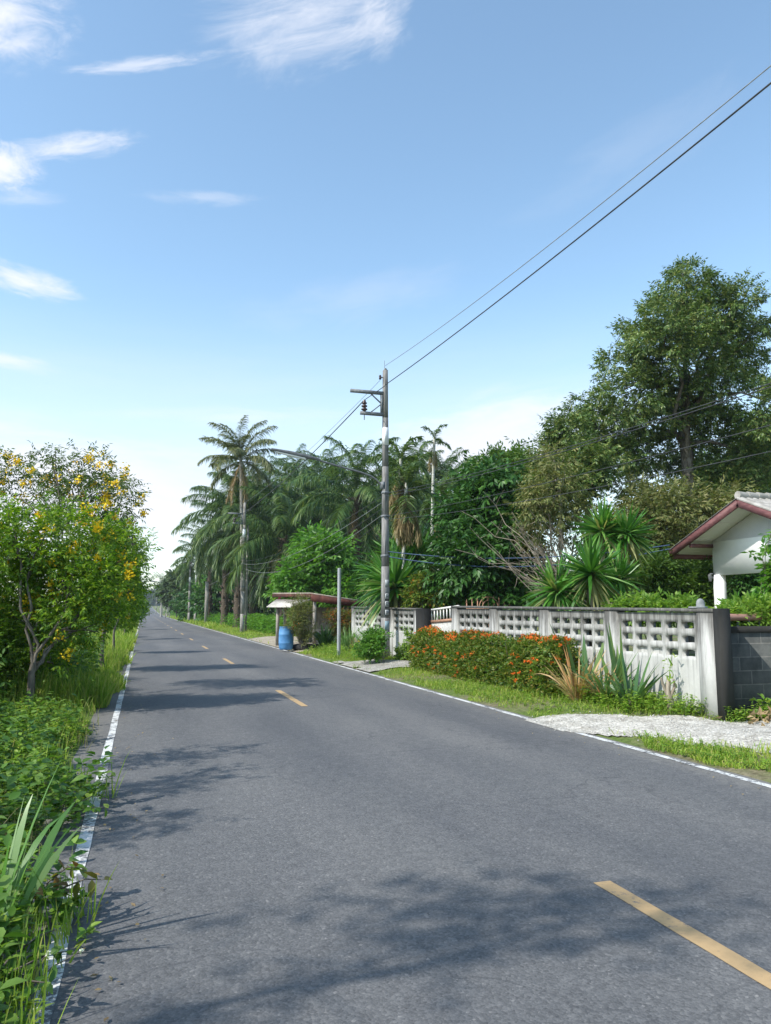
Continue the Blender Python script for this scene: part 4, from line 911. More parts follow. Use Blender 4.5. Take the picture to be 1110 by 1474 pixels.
# shade behind the palm trunks: understorey trees
for i, (cl, lab, bu, d) in enumerate([
        ([(308, 862, 17), (300, 850, 12), (318, 872, 14), (310, 840, 10)], 'bright bushy tree left of the ragged palm trunks', 308, 102),
        ([(255, 860, 14), (245, 850, 12), (262, 845, 14), (252, 838, 9)], 'dark distant tree at the far bend of the roadside', 253, 150),
        ([(224, 866, 8), (216, 864, 7), (231, 862, 9), (208, 868, 6), (200, 866, 8)], 'hazy distant trees closing the far end of the road', 216, 600),
        ([(270, 845, 18), (262, 830, 12), (280, 850, 14)], 'dark tree behind the distant crossarm pole', 270, 130),
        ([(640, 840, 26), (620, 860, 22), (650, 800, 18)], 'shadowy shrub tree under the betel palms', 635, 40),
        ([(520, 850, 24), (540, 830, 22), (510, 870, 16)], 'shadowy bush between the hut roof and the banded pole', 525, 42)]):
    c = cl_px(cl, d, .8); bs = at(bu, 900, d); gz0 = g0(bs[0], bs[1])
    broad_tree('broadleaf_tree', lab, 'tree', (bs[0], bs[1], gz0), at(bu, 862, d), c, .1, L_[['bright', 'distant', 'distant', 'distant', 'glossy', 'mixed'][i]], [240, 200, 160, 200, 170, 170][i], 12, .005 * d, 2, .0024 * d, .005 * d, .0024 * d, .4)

# dark understorey that closes the view between the palm trunks
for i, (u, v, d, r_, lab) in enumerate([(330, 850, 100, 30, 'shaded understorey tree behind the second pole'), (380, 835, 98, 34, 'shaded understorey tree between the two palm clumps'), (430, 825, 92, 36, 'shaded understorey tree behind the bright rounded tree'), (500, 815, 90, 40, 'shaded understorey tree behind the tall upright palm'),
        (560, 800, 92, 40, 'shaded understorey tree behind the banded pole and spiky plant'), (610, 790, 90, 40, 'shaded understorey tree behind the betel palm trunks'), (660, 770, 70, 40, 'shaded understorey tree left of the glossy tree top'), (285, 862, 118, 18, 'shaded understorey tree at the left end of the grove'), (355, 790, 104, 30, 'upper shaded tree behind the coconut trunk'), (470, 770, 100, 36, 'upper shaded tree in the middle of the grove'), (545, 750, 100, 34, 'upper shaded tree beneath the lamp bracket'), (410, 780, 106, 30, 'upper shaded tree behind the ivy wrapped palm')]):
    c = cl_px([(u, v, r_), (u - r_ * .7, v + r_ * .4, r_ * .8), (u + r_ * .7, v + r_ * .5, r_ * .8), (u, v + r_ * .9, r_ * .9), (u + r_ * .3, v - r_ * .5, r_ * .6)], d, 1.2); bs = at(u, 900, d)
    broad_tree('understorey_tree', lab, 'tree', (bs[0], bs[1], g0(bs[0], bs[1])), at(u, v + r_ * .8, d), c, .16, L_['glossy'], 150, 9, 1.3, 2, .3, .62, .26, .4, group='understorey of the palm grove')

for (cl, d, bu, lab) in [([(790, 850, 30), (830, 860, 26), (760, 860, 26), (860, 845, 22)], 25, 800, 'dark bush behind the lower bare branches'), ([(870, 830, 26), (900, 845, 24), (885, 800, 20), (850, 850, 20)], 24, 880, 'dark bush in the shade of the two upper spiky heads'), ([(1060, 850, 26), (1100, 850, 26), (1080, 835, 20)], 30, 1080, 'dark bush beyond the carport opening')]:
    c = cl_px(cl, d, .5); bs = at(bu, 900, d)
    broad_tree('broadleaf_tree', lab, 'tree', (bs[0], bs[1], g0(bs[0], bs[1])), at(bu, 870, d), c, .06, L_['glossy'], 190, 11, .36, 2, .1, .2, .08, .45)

# shrubs close to the house and along the wall
def bush(label, base, clusters, leafm, n_clump, per, rad_, k, gap, L, W, droop=.3, cat='shrub', name='shrub', group=None, flowers=None, fine=False, stems=6, hollow=2.4):
    t = thing(name, label, cat, tuple(base), 0, group); o = np.array(base, float)
    cl = [tuple(np.array(c[:3]) - o) + tuple(c[3:]) for c in clusters]
    b = MB()
    for c in cl:
        for _ in range(stems): limb(b, rdir(1)[0] * [.12, .12, 0], np.array(c[:3]) + rdir(1)[0] * np.array(c[3:6]) * .7, .014, .005, .08, 4, 5)
    b.build('stems', M['bark'], t)
    b = MB(); cp, cd = crown(b, cl, n_clump, per, rad_, k, gap, L, W, droop, fine, hollow); b.build('leaves', leafm, t)
    if flowers:
        m_, nf, per_, s_ = flowers; b = MB(); p_, d_ = crown_points(cl, nf, 6); idx = np.repeat(np.arange(nf), per_)
        b.leaves(p_[idx] + RNG.normal(0, s_, (len(idx), 3)), d_[idx] + RNG.normal(0, .8, (len(idx), 3)), rdir(len(idx)), s_ * 1.1, s_ * 1.0, .1, .1); b.build('flowers', m_, t)
    return t
bs = at(1098, 890, 12.9)
bush('bright green leafy shrub in front of the house gable at the right edge', (bs[0], bs[1], .13), cl_px([(1112, 764, 4), (1130, 790, 12), (1108, 806, 4), (1122, 842, 13), (1086, 874, 10), (1064, 880, 12), (1110, 880, 20), (1150, 830, 34)], 12.9, .2), L_['bright'], 85, 9, .12, 2, .07, .13, .062, .35, stems=3)
bs = at(950, 900, 14.3)
bush('low lime green hedge peeping over the near half of the wall', (bs[0] + .2, bs[1], .13), cl_px([(900, 880, 14), (925, 878, 16), (950, 880, 15), (975, 878, 15), (992, 880, 12), (1006, 884, 8)], 14.3, .15), L_['lime'], 130, 10, .13, 2, .05, .10, .045, .3, stems=2)
bs = at(1075, 895, 12.1)
bush('lime green hedge behind the dark grey block wall', (bs[0], bs[1], .13), cl_px([(1055, 888, 16), (1080, 886, 18), (1105, 888, 18), (1135, 885, 20)], 12.1, .15), L_['lime'], 140, 10, .12, 2, .05, .095, .042, .3, stems=2)
bs = at(615, 890, 24)
bush('red tipped croton bush behind the ornate gate', (bs[0], bs[1], .13), cl_px([(612, 850, 18), (598, 862, 14), (630, 862, 14), (608, 838, 10)], 24, .3), L_['ixora'], 90, 9, .2, 2, .08, .14, .05, .3, flowers=(L_['orange'], 14, 8, .05))
bs = onz(432, 934, .1)
bush('thin reddish green shrub growing out of the old tyre', (bs[0] + .15, bs[1] + .1, .1), cl_px([(432, 885, 15), (425, 900, 12), (440, 905, 13), (430, 868, 10), (438, 920, 8)], 31, .2), L_['olive'], 90, 7, .16, 3, .06, .12, .03, .1, flowers=(L_['orange'], 5, 7, .05), stems=5)
bs = onz(500, 925, .13)
bush('orange tipped shrub by the wall end behind the grey post', (bs[0], bs[1], .1), cl_px([(500, 893, 13), (482, 890, 12), (508, 905, 12), (492, 908, 12)], 31.5, .3), L_['reddish'], 90, 8, .16, 2, .07, .13, .04, .2, flowers=(L_['orange'], 26, 8, .05))
bs = onz(535, 947, .13)
bush('leafy green shrub with yellow flowers at the foot of the banded pole', (bs[0], bs[1], .1), cl_px([(533, 925, 16), (520, 932, 12), (545, 918, 10), (540, 938, 12)], 22.8, .2), L_['bright'], 120, 8, .14, 2, .05, .09, .04, .3, flowers=(L_['yellow'], 12, 6, .03))
bs = onz(578, 950, .13)
bush('small green creeper against the wall between pole and gate', (WX - .12, 21.9, .1), [(WX - .15, 21.9, .35, .2, .35, .25), (WX - .08, 21.8, .85, .06, .12, .3)], L_['weed'], 50, 7, .1, 2, .05, .08, .035, .4, stems=2)
def strap_plant(label, base, n, L, w, leafm, spread=.5, bend=.35, name='strap_plant', group=None, cat='plant', r=.12, extra=None, prof=None):
    t = thing(name, label, cat, tuple(base), 0, group); b = MB(); a = RNG.uniform(0, 2 * pi, n); s = RNG.uniform(.05, 1, n) ** .7 * spread
    D = np.stack([np.cos(a) * s, np.sin(a) * s, np.ones(n)], -1); P = np.stack([np.cos(a) * r * RNG.uniform(0, 1, n), np.sin(a) * r * RNG.uniform(0, 1, n), np.zeros(n)], -1)
    b.blades(P, D, L * RNG.uniform(.6, 1.1, n), w * RNG.uniform(.8, 1.15, n), bend * RNG.uniform(.3, 1.5, n), 5, prof or ([0, .15, .6, 1], [.5, 1, .8, .04]), .35); b.build('leaves', leafm, t)
    b = MB(); b.lathe([(0, -.05), (r * .8, -.03), (r * .6, .05), (.02, .12), (0, .12)], (0, 0, 0), 8); b.build('root_crown', M['bark'], t)
    if extra:
        m2, n2, L2 = extra; b = MB(); a = RNG.uniform(0, 2 * pi, n2); s = RNG.uniform(.3, 1, n2) * spread * 1.3
        b.blades(np.tile([0, 0, .02], (n2, 1)), np.stack([np.cos(a) * s, np.sin(a) * s, np.ones(n2)], -1), L2 * RNG.uniform(.6, 1.1, n2), w * .7, .6 * RNG.uniform(.3, 1.3, n2), 5, None, .4); b.build('dry_leaves', m2, t)
    return t
# strap leaved plants in front of the near wall
V2 = lambda x, y: (x, y, g0(x, y))
strap_plant('dry straw coloured strap leaved clump at the near end of the orange hedge', V2(6.95, 11.5), 95, 1.2, .038, L_['straw'], .75, .45, extra=(L_['strap'], 14, .8))
strap_plant('green strap leaved plant with reddish dried leaves against the white wall', V2(7.1, 10.9), 60, 1.15, .055, L_['strap'], .75, .4, extra=(L_['straw'], 34, .95))
strap_plant('dark green broad strap plant nearest the wall end', V2(7.15, 10.35), 46, 1.0, .075, L_['strap'], .7, .38)
strap_plant('stiff upright blade leaves standing at the hedge end', V2(7.3, 11.85), 7, 1.35, .12, L_['strap'], .5, .08, extra=(L_['reddish'], 12, .9))
strap_plant('stiff pair of tall upright blades rising mid wall', V2(7.4, 10.95), 6, 1.4, .11, L_['strap'], .35, .05, extra=(L_['reddish'], 16, 1.0))
t = thing('tree_stump', 'small pale dead stump with a leafy sprout by the wall end', 'stump', V2(7.42, 9.75))
b = MB(); P = [(0, 0, -.05), (.02, .01, .15), (-.02, .02, .32), (.0, 0, .46)]; b.tube(P, [.055, .05, .045, .03], 8); b.tube([(-.02, .02, .25), (-.10, .02, .42), (-.13, 0, .5)], [.03, .02, .012], 6); b.tube([(0, 0, .2), (.07, -.03, .36), (.06, -.03, .48)], [.03, .02, .012], 6); b.build('stub', M['twig'], t)
b = MB(); b.tube([(0, 0, .4), (.03, .0, .65), (.08, 0, .85)], [.008, .006, .003], 5); n = 40; h = RNG.uniform(.1, .85, n); b.leaves(np.stack([RNG.normal(.02, .03, n), RNG.normal(0, .04, n), h], -1), rdir(n, .3), rdir(n, 1), .11, .03, .2, .1, True); b.build('sprout', L_['weed'], t)
strap_plant('tall green grassy tuft just right of the grey metal post', V2(*onz(500, 937, .13)[:2]), 170, 1.25, .03, L_['cane'], .45, .45, name='grass_tuft')
strap_plant('arching green cordyline left of the grey metal post', V2(*onz(466, 932, .13)[:2]), 50, 1.5, .12, L_['strap'], .55, .45)
strap_plant('second arching cordyline closer to the hut post', V2(*onz(474, 930, .13)[:2]), 40, 1.25, .11, L_['strap'], .7, .5)
strap_plant('pale grassy tuft between the tall tuft and the yellow flowered shrub', V2(*onz(516, 938, .13)[:2]), 110, .9, .022, L_['drygrass'], .6, .5, name='grass_tuft')
# ixora hedge
def hedge():
    y0, y1, xa, xb, zt = 12.0, 19.6, 6.74, 7.5, 1.06
    t = thing('flowering_hedge', 'long clipped hedge covered with orange flowers in front of the white wall', 'hedge', (7.1, 15.8, .12)); o = np.array([7.1, 15.8, .12])
    b = MB()
    for k in range(50):
        x, y = RNG.uniform(xa + .2, xb - .15), RNG.uniform(y0 + .2, y1 - .2); limb(b, (x - o[0], y - o[1], -.1), (x - o[0] + RNG.normal(0, .12), y - o[1] + RNG.normal(0, .15), .85), .016, .006, 0, 4, 4)
    b.build('stems', M['bark'], t)
    def shell(n, depth=.22):
        P = []
        while sum(len(p) for p in P) < n:
            x = RNG.uniform(-1, 1, n); y = RNG.uniform(-1, 1, n); z = RNG.uniform(0, 1, n)
            ex = np.abs(x) ** 3.2 + np.abs(z * 1.02) ** 4; k = (ex < 1) & (np.abs(y) ** 9 + np.abs(x) ** 4 * .35 + z ** 6 * .3 < 1)
            s = np.maximum.reduce([np.abs(x) ** 1.2, z, np.abs(y) ** 4]); k &= (s > 1 - depth * RNG.uniform(.3, 2.6, n))
            Y = (y0 + y1) / 2 + y * (y1 - y0) / 2
            lump = .06 * np.sin(Y * 2.1) + .05 * np.sin(Y * 4.7 + 1) + .03 * np.sin(x * 4 + Y * 8)
            X = (xa + xb) / 2 + x * (xb - xa) / 2 * (1 + .5 * lump * 2); Z = .10 + z * (zt - .10 + lump)
            P.append(np.stack([X, Y, Z], -1)[k])
        return np.concatenate(P)[:n] - o
    P = shell(13000); n = len(P); D = rdir(n, .5); D[:, 0] -= .25; b = MB(); sprays(b, P, D, 2, .028, .062, .03, .1); b.build('leaves', L_['ixora'], t)
    c = shell(900, .05); c = c[(c[:, 0] < .1) | (c[:, 2] > .8)]; c = c[RNG.uniform(0, 1, len(c)) < np.clip((c[:, 2] - .15) * 1.6, .12, 1)]; w = np.sin(c[:, 1] * 1.7 + 1) + np.sin(c[:, 1] * .9) * .6; c = c[w > -.9]
    b = MB(); idx = np.repeat(np.arange(len(c)), 20); q = c[idx] + np.array([-.03, 0, .035]) + RNG.normal(0, .02, (len(idx), 3)) * [1, 1, .6]
    b.leaves(q, rdir(len(idx), .6), rdir(len(idx), .6), .026, .022, .1, .1); b.build('flowers', L_['orange'], t)['kind'] = 'stuff'
hedge()

# ------------------------------------------------------------------ left side: yellow flowering trees
def tecoma(label, base, fork, clusters, n_clump, leafm, nflow, r0=.075, L=.085, W=.026, per=12, rad_=.3, hollow=2.2, group='yellow flowering trees along the left verge', fb=.5, k=3, gap=.05):
    t, (cp, cd) = broad_tree('flowering_tree', label, 'tree', base, fork, clusters, r0, leafm, n_clump, per, rad_, k, gap, L, W, .45, group, None, False, hollow, 4, .3, 3)
    if nflow:
        o = np.array(base, float); cl = [tuple(np.array(c[:3]) - o) + tuple(c[3:]) for c in clusters]; p_, d_ = crown_points(cl, nflow, 22)
        p_ = p_[(RNG.uniform(0, 1, len(p_)) < .9)]; nn = len(p_); per_ = RNG.integers(8, 48, nn); idx = np.repeat(np.arange(nn), per_); b = MB()
        q = p_[idx] + RNG.normal(0, .045, (len(idx), 3)); b.leaves(q, rdir(len(idx), .4), rdir(len(idx), .5), .052, .045, .15, .18); b.build('flowers', L_['yellow'], t)
    return t
tecoma('nearest yellow flowering tree with forked trunk by the left edge line', (-1.62, 13.2, .06), (-1.58, 13.25, .8),
       cl_px([(40, 800, 66), (100, 778, 56), (148, 838, 44), (60, 872, 58), (-30, 830, 80), (5, 900, 52), (112, 890, 44), (165, 880, 28), (150, 780, 34), (20, 760, 44), (-80, 780, 80), (90, 930, 30), (178, 800, 20), (-60, 920, 60), (70, 830, 60), (120, 840, 50), (30, 930, 40), (15, 950, 26), (75, 955, 20), (105, 945, 26), (60, 935, 24)], 13.0, .5), 520, L_['tecoma'], 170, W=.032)
tecoma('taller sparse topped yellow flowering tree just beyond the nearest one', (-1.35, 16.0, .06), (-1.3, 16.0, 1.6),
       cl_px([(75, 668, 36), (140, 690, 44), (30, 690, 38), (105, 720, 48), (170, 720, 34), (185, 675, 14), (60, 725, 40), (-20, 672, 34), (120, 655, 18), (150, 755, 36), (190, 745, 16)], 15.4, .5), 150, L_['tecoma_pale'], 70, .05, .10, .028, 9, .26, 1.7)
tecoma('third yellow flowering tree with thin stem beside the tall verge grass', (-.95, 21.5, .06), (-.95, 21.5, 1.2),
       cl_px([(165, 830, 32), (140, 862, 28), (180, 800, 24), (192, 840, 14), (130, 860, 32), (196, 800, 9), (190, 775, 12), (160, 780, 24)], 21.0, .5), 330, L_['tecoma'], 26, .06, .10, .03, 10, .3)
tecoma('fourth yellow flowering tree further along the left verge', (-.95, 30, .06), (-.95, 30, 1.0),
       cl_px([(182, 855, 18), (172, 880, 16), (192, 870, 10), (190, 840, 9), (186, 895, 10)], 29.5, .5), 130, L_['tecoma'], 18, .05, .11, .035, 10, .3)
tecoma('low yellow flowering bush far along the left verge', (-.9, 44, .06), (-.9, 44, .8),
       cl_px([(194, 872, 9), (198, 880, 7), (188, 882, 9), (198, 866, 5)], 44, .6), 80, L_['lime'], 14, .04, .13, .045, 9, .3)
tecoma('farthest green bush on the left verge before the road end', (-1.0, 66, .06), (-1, 66, .9), cl_px([(200, 874, 5), (196, 876, 6), (203, 878, 3)], 66, .8), 60, L_['tecoma'], 0, .04, .17, .06, 9, .35)
# the tree beside the photographer whose shadow falls over the near road
tecoma('yellow flowering tree close beside the camera casting shade on the near road', (-5.2, 2.2, -.2), (-5.1, 2.2, 4.2),
       [(-5.0, 2.2, 6.2, .9, .6, .5), (-4.4, 2.5, 6.6, .8, .5, .5), (-5.6, 2.5, 6.9, .8, .6, .5), (-5.0, 2.1, 7.4, .7, .5, .4), (-4.2, 2.1, 7.0, .6, .4, .4)], 46, L_['tecoma'], 12, .07, .085, .026, 9, .26, 1.7)
for yy, xx, hh, lab in ((5.5, -3.3, 3.1, 'slender sparse flowering tree nearest the weeds at the left'), (7.1, -3.0, 3.3, 'second slender sparse flowering tree behind the near weeds'), (8.5, -2.7, 3.1, 'third slender sparse flowering tree before the forked one')):
    tecoma(lab, (xx, yy, -.05), (xx + .05, yy, 1.6), [(xx, yy, hh - .5, .35, .3, .35), (xx + .35, yy + .2, hh, .4, .25, .3), (xx - .3, yy - .2, hh + .3, .4, .25, .3)], 26, L_['tecoma'], 6, .035, .085, .026, 8, .2, 1.7)
# thicket behind the flowering trees
TH = [(-2.0, 15.6, 1.1, 'dark low thicket bush between the forked trunk and the tall grass'), (-1.9, 18.6, 1.0, 'dark low thicket bush behind the tall verge grass'), (-3.0, 9.6, 1.1, 'dark leafy thicket bush nearest the left edge'), (-3.1, 12.5, 1.5, 'thicket bush behind the forked trunk'), (-3.0, 15.5, 1.5, 'dense thicket bush behind the taller flowering tree'), (-3.0, 19.5, 1.4, 'thicket bush in the shade of the third flowering tree'),
      (-2.9, 25, 1.4, 'thicket bush between third and fourth flowering trees'), (-3.0, 33, 1.5, 'thicket bush beyond the fourth flowering tree'), (-4.8, 14, 2.0, 'taller thicket bush deep at the left'), (-4.2, 22, 2.2, 'rear thicket bush filling the gap far left'), (-2.0, 50, 2.0, 'far thicket bush close to the road end')]
for x, y, h, lab in TH:
    bush(lab, (x, y, g0(x, y)), [(x, y, h * .45, .8, 1.5, h * .5), (x + .3, y + .8, h * .6, .7, 1.1, h * .42), (x - .5, y - .8, h * .5, .8, 1.2, h * .48)], L_['weeddark'], 230, 9, .3, 2, .07, .12, .045, .3, name='thicket_bush', group='thicket behind the left trees', stems=5)

# ------------------------------------------------------------------ verge vegetation that nobody could count
def weeds(mb, x, y, h, nl, L, W, fine=True):
    n = len(x); i = np.repeat(np.arange(n), nl); m = len(i); t = RNG.uniform(.15, 1, m) ** .8; lean = RNG.normal(0, .25, (n, 2))
    P = np.stack([x[i] + lean[i, 0] * h[i] * t, y[i] + lean[i, 1] * h[i] * t, gz(x, y)[i] + h[i] * t], -1)
    a = RNG.uniform(0, 2 * pi, m); D = np.stack([np.cos(a), np.sin(a), RNG.uniform(-.25, .75, m)], -1); U = np.stack([RNG.normal(0, .25, m), RNG.normal(0, .25, m), np.ones(m)], -1)
    mb.leaves(P, D, U, L * RNG.uniform(.55, 1.25, m), W * RNG.uniform(.7, 1.2, m), .18, .12, fine)
    st = np.stack([lean[:, 0], lean[:, 1], np.ones(n)], -1); mb.blades(np.stack([x, y, gz(x, y)], -1), st, h * .95, .006, 0, 1)
def grassy(mb, x, y, L, W, spread=.45, bend=.35, segs=3):
    n = len(x); a = RNG.uniform(0, 2 * pi, n); s = RNG.uniform(0, 1, n) * spread
    mb.blades(np.stack([x, y, gz(x, y) - .01], -1), np.stack([np.cos(a) * s, np.sin(a) * s, np.ones(n)], -1), L, W, bend * RNG.uniform(.3, 1.6, n), segs)
def scatter(n, x0, x1, y0, y1, py=1.0): return RNG.uniform(x0, x1, n), y0 + (y1 - y0) * RNG.uniform(0, 1, n) ** py
# left verge: broad leaved weeds near, grass farther
edge = lambda y: -.52 + .10 * np.sin(y * 1.9) + .07 * np.sin(y * 4.3 + 1) + np.where((y > 5.9) & (y < 7.5), .22, 0) + np.where(y < 4.9, .22, 0) + np.where(y > 8.5, -.16, 0)
b = MB(); x, y = scatter(2300, -3.4, .1, 2.0, 12.5, 1.2); k = x < edge(y); x, y = x[k], y[k]; h = RNG.uniform(.10, .34, len(x)) * np.clip((edge(y) - x) * 1.6 + .35, .3, 1.15)
weeds(b, x, y, h, 13, .066, .036); o = b.build('verge_weeds', L_['weed']); tag(o, 'broad leaved green weeds along the left edge of the road', 'weeds', kind='stuff')
b = MB(); x, y = scatter(1500, -3.4, -.3, 2.0, 12.5, 1.2); k = x < edge(y) - .12; x, y = x[k], y[k]; weeds(b, x, y, RNG.uniform(.12, .45, len(x)), 9, .10, .06); o = b.build('verge_weeds', L_['weeddark']); tag(o, 'darker weeds mixed in on the left verge', 'weeds', kind='stuff')
b = MB(); x, y = scatter(15000, -3.4, 0, 2.2, 15, 1.1); k = x < edge(y) - .02; x, y = x[k], y[k]; patch = np.sin(x * 2.1 + y * .9) + np.sin(y * 1.7 - x); k = (patch > -.3) | (y > 9); x, y = x[k], y[k]; grassy(b, x, y, RNG.uniform(.10, .40, len(x)) * np.where(RNG.uniform(0, 1, len(x)) < .15, 1.6, 1), .011)
x2, y2 = scatter(26000, -2.6, -.2, 14, 42, 1.5); k = x2 < -.48 + .12 * np.sin(y2 * .8) + .1 * np.sin(y2 * 2.3); x2, y2 = x2[k], y2[k]
grassy(b, x2, y2, RNG.uniform(.2, .6, len(x2)) * (1 + .5 * np.sin(y2 * .7 + 4)), .017 + .0005 * y2, .5, .4)
x3, y3 = scatter(9000, -2.6, -.2, 40, 110, 1.3); k = x3 < -.42; grassy(b, x3[k], y3[k], RNG.uniform(.3, .8, k.sum()), .05, .5, .4, 2)
o = b.build('verge_grass', L_['grass']); tag(o, 'yellowish green grass on the left verge', 'grass', kind='stuff')
b = MB(); x, y = scatter(1400, -3.0, -.5, 3, 13); patch = np.sin(x * 1.7 + 2) + np.sin(y * 1.3); k = patch > .6; grassy(b, x[k], y[k], RNG.uniform(.15, .5, k.sum()), .008, .7, .4); x, y = scatter(900, 6.0, 7.4, 9.5, 22); k = off_drives(x, y); grassy(b, x[k], y[k], RNG.uniform(.08, .2, k.sum()), .008, .9, .5)
o = b.build('dry_grass', L_['drygrass']); tag(o, 'scattered dry straw among the green verge', 'grass', kind='stuff')
# right verge
def vr(n, x0, x1, y0, y1, py=1.0, edge_=5.86):
    x, y = scatter(n, x0, x1, y0, y1, py); k = off_drives(x + RNG.normal(0, .12, n), y + RNG.normal(0, .12, n)) & (x > edge_ + .1 * np.sin(y * 2.3) + .07 * np.sin(y * 6.1)); return x[k], y[k]
b = MB(); x, y = vr(44000, 5.7, 7.6, 6.0, 31, 1.3); grassy(b, x, y, RNG.uniform(.05, .17, len(x)) * (1 + .4 * np.sin(x * 3 + y)), .012, .7, .45)
x, y = vr(6000, 5.75, 6.5, 3.5, 9.8); k = x < 6.35 - .0 * y; x, y = x[k], y[k]; grassy(b, x, y, RNG.uniform(.05, .13, len(x)), .010, .8, .45)
x, y = vr(15000, 5.8, 9.5, 28, 75, 1.2); grassy(b, x, y, RNG.uniform(.10, .3, len(x)), .035, .6, .4, 2)
x, y = vr(9000, 5.8, 12, 70, 200, 1.3, 5.8); grassy(b, x, y, RNG.uniform(.2, .7, len(x)), .09, .6, .4, 2)
o = b.build('verge_grass', L_['grass']); tag(o, 'short grass on the right verge beside the wall and hedge', 'grass', kind='stuff')
b = MB(); x, y = vr(750, 6.0, 7.6, 8.6, 16, 1.2); weeds(b, x, y, RNG.uniform(.04, .12, len(x)), 8, .045, .025); x, y = vr(900, 6.9, 7.6, 9.2, 12.5); weeds(b, x, y, RNG.uniform(.10, .3, len(x)), 9, .06, .03)
x, y = vr(420, 5.82, 6.3, 3.5, 8.6); weeds(b, x, y, RNG.uniform(.04, .11, len(x)), 9, .04, .02)
x, y = scatter(420, 7.6, 11, 8.55, 9.0); weeds(b, x, y, RNG.uniform(.05, .2, len(x)), 9, .06, .03); x, y = vr(700, 6.1, 7.6, 20, 32); weeds(b, x, y, RNG.uniform(.08, .3, len(x)), 8, .07, .035)
o = b.build('verge_weeds', L_['weed']); tag(o, 'small leafy weeds growing at the foot of the white wall', 'weeds', kind='stuff')
b = MB(); x, y = vr(2600, 7.2, 14, 46, 120, 1.2); weeds(b, x, y, RNG.uniform(.3, 1.25, len(x)), 14, .26, .13, False); x, y = scatter(1300, 9, 13, 32, 47); weeds(b, x, y, RNG.uniform(.3, 1.0, len(x)), 12, .22, .11, False)
x, y = vr(1200, 6.6, 20, 120, 260, 1.0, 6.5); weeds(b, x, y, RNG.uniform(.6, 2.2, len(x)), 12, .5, .26, False)
o = b.build('undergrowth', L_['bright']); tag(o, 'bright leafy undergrowth below the oil palms', 'undergrowth', kind='stuff')
b = MB(); n = 420; x = RNG.normal(8.5, .35, n); y = 8.45 + RNG.normal(0, .14, n); b.leaves(np.stack([x, y, gz(x, y) + RNG.uniform(.02, .16, n)], -1), rdir(n), rdir(n), .11, .05, .3, .2); o = b.build('dry_leaves', L_['dead']); tag(o, 'heap of dry brown leaves below the dark grey block wall', 'leaves', kind='stuff')
for x, y, s, lab in ((8.15, 8.75, .8, 'small sapling at the foot of the dark block wall nearest the corner'), (8.72, 8.72, 1.0, 'small sapling beside the heap of dry leaves')):
    t = thing('sapling', lab, 'plant', V2(x, y)); b = MB(); b.tube([(0, 0, 0), (.02, 0, .2 * s), (0, .02, .36 * s)], [.008, .006, .003], 5); b.build('stem', M['bark'], t)
    n = 46; h = RNG.uniform(.08, .38, n) * s; b = MB(); b.leaves(np.stack([RNG.normal(0, .06, n), RNG.normal(0, .06, n), h], -1), rdir(n, .1), rdir(n, 1.2), .12 * s, .06 * s, .25, .12, True); b.build('leaves', L_['weed'], t)
# loose stones round the driveway, fallen leaves on the road edge
b = MB(); n = 2600; x = RNG.uniform(5.4, 11, n); y = RNG.uniform(4, 11, n); k = inside(DRIVE, x + RNG.normal(0, .12, n), y + RNG.normal(0, .12, n)); x, y = x[k], y[k]; n = len(x)
O = np.array([[1, 0, 0], [0, 1, 0], [-1, 0, 0], [0, -1, 0], [0, 0, 1], [0, 0, -1.0]]); F = np.array([[0, 1, 4], [1, 2, 4], [2, 3, 4], [3, 0, 4], [1, 0, 5], [2, 1, 5], [3, 2, 5], [0, 3, 5]])
V = O[None] * RNG.uniform(.006, .019, (n, 6, 1)) * np.array([1, 1, .7]) + np.stack([x, y, sheet_h(x, y) + .016], -1)[:, None]
b.add(V, (np.arange(n)[:, None, None] * 6 + F[None]).reshape(-1, 3)); o = b.build('loose_stones', M['stone']); tag(o, 'loose pale stones strewn over the gravel driveway', 'stones', kind='stuff')
b = MB(); n = 150; x = np.where(RNG.uniform(0, 1, n) < .7, -.35 + np.abs(RNG.normal(0, .25, n)), 5.6 - np.abs(RNG.normal(0, .3, n))); y = RNG.uniform(2.5, 16, n)
z = np.array([roadz(a, c) for a, c in zip(x, y)]) + .012; D = rdir(n); D[:, 2] *= .1
b.leaves(np.stack([x, y, z], -1), D, np.stack([RNG.normal(0, .2, n), RNG.normal(0, .2, n), np.ones(n)], -1), RNG.uniform(.02, .05, n), .02, -.05, .1); o = b.build('fallen_leaves', L_['dead']); tag(o, 'small dry leaves and petals lying along the road edges', 'leaves', kind='stuff')
# foreground plants at the left edge of the frame
strap_plant('tall cane grass clump with long arching blades at the lower left corner', V2(-.66, 4.2), 26, 1.1, .05, L_['cane'], .55, .35, name='cane_grass', r=.14)
strap_plant('smaller grass clump growing behind the cane grass', V2(-1.15, 5.2), 40, .55, .016, L_['cane'], .6, .4, name='cane_grass')
def sprig(label, base, n, L, W, leafm, stems, name='seedling'):
    t = thing(name, label, 'plant', base); b = MB(); Q = []
    for e in stems:
        e = np.array(e); P = np.array([[0, 0, 0], e * [.4, .4, .75], e * [.75, .75, 1.02], e]); b.tube(P, [.006, .005, .004, .002], 5); 
        for q in np.linspace(.25, 1, max(3, n // len(stems))): Q.append([np.interp(q, [0, .33, .66, 1], P[:, i]) for i in range(3)])
    b.build('stem', M['bark'], t); Q = np.array(Q); m = len(Q); b = MB(); d = rdir(m); d[:, 2] -= .25; b.leaves(Q, d, np.stack([RNG.normal(0, .3, m), RNG.normal(0, .3, m), np.ones(m)], -1), L * RNG.uniform(.6, 1.2, m), W, .25, .12, True); b.build('leaves', leafm, t)
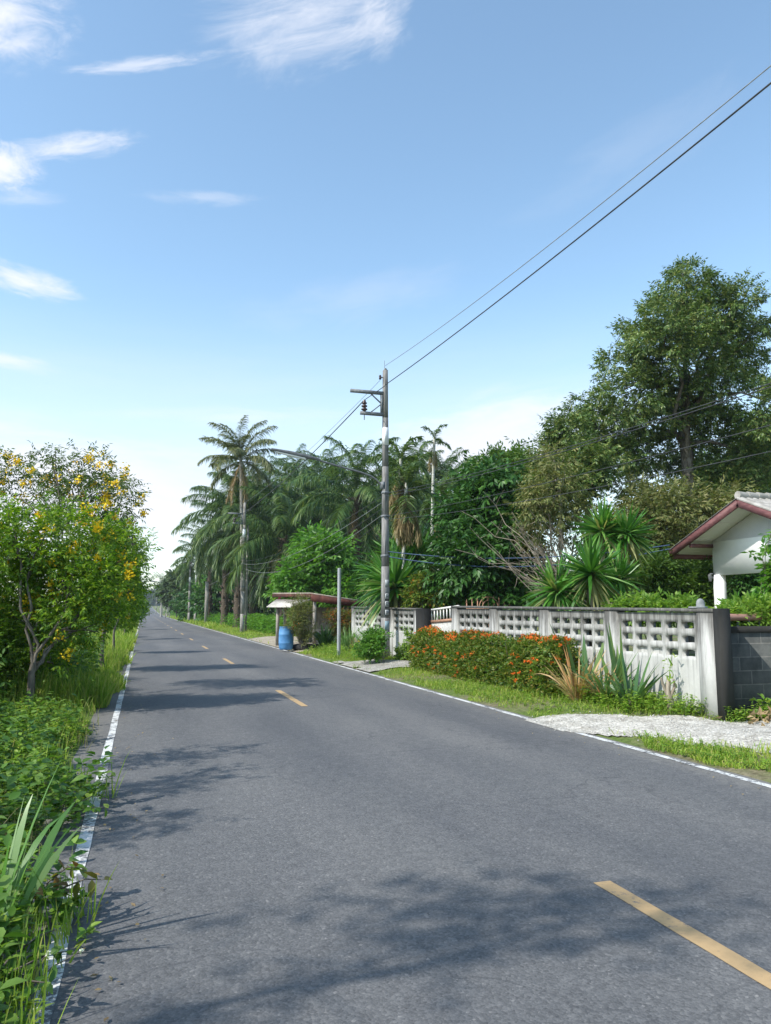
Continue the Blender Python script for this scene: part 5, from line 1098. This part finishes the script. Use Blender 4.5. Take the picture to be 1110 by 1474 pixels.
sprig('reddish leaved seedling leaning over the white edge line', V2(-.52, 4.62), 34, .085, .045, L_['reddish'], [(.25, .0, .24), (.38, -.12, .20), (.12, .12, .26), (.05, -.15, .2)])
sprig('leafy green sprig covering the white edge line further on', V2(-.55, 6.6), 40, .08, .045, L_['weed'], [(.3, .05, .16), (.36, -.2, .12), (.22, .3, .15), (.1, -.1, .2)])
sprig('green seedling sprawling on the line in the lower left', V2(-.6, 3.75), 50, .08, .04, L_['weeddark'], [(.34, .1, .12), (.28, .25, .16), (.3, -.15, .1), (.1, 0, .2)])
t = thing('wild_daisy', 'pair of tiny white flowers on thin stalks near the road edge', 'flower', V2(-.42, 3.75)); b = MB()
for q in ((.09, .02, .15), (.22, .05, .13)): b.tube([(0, 0, 0), (q[0] * .5, q[1] * .5, q[2] * .7), q], [.003, .003, .002], 4)
b.build('stalks', M['bark'], t); b = MB()
for q in ((.09, .02, .15), (.22, .05, .13)): n = 12; b.leaves(np.tile(q, (n, 1)), rdir(n, .3), rdir(n, 1), .016, .009, .1, .1)
b.build('petals', L_['white'], t)
# pale fence near the end of the road
p = onz(228, 884.5, .2); t = thing('fence', 'pale distant roadside fence of thin posts near the end of the road', 'fence', (0, 0, 0)); 
a = at(229, 878, 300); c = at(252, 880, 185)
for k in range(9):
    q = a + (c - a) * k / 8; b = MB(); b.box((q[0], q[1], g0(q[0], q[1]) + .8), (.2, .2, 1.9)); b.build('fence_post', M['concrete'], t)
b = MB()
for z in (.5, 1.0, 1.5): b.bar((a[0], a[1], g0(a[0], a[1]) + z), (c[0], c[1], g0(c[0], c[1]) + z), .06)
b.build('fence_rails', M['rust_pale'], t)

# ------------------------------------------------------------------ damp air
m, nt, out = mat('haze_air'); v = N(nt, 'ShaderNodeVolumePrincipled'); v.inputs['Color'].default_value = (.80, .88, 1, 1); v.inputs['Density'].default_value = .00027; v.inputs['Anisotropy'].default_value = .2
nt.links.new(v.outputs[0], out.inputs['Volume'])
b = MB(); b.box((0, 488, 9.5), (1420, 1030, 22)); o = b.build('haze', m); o['kind'] = 'stuff'
tag(o, 'pale bluish haze that fades the far end of the road', 'haze', kind='stuff')
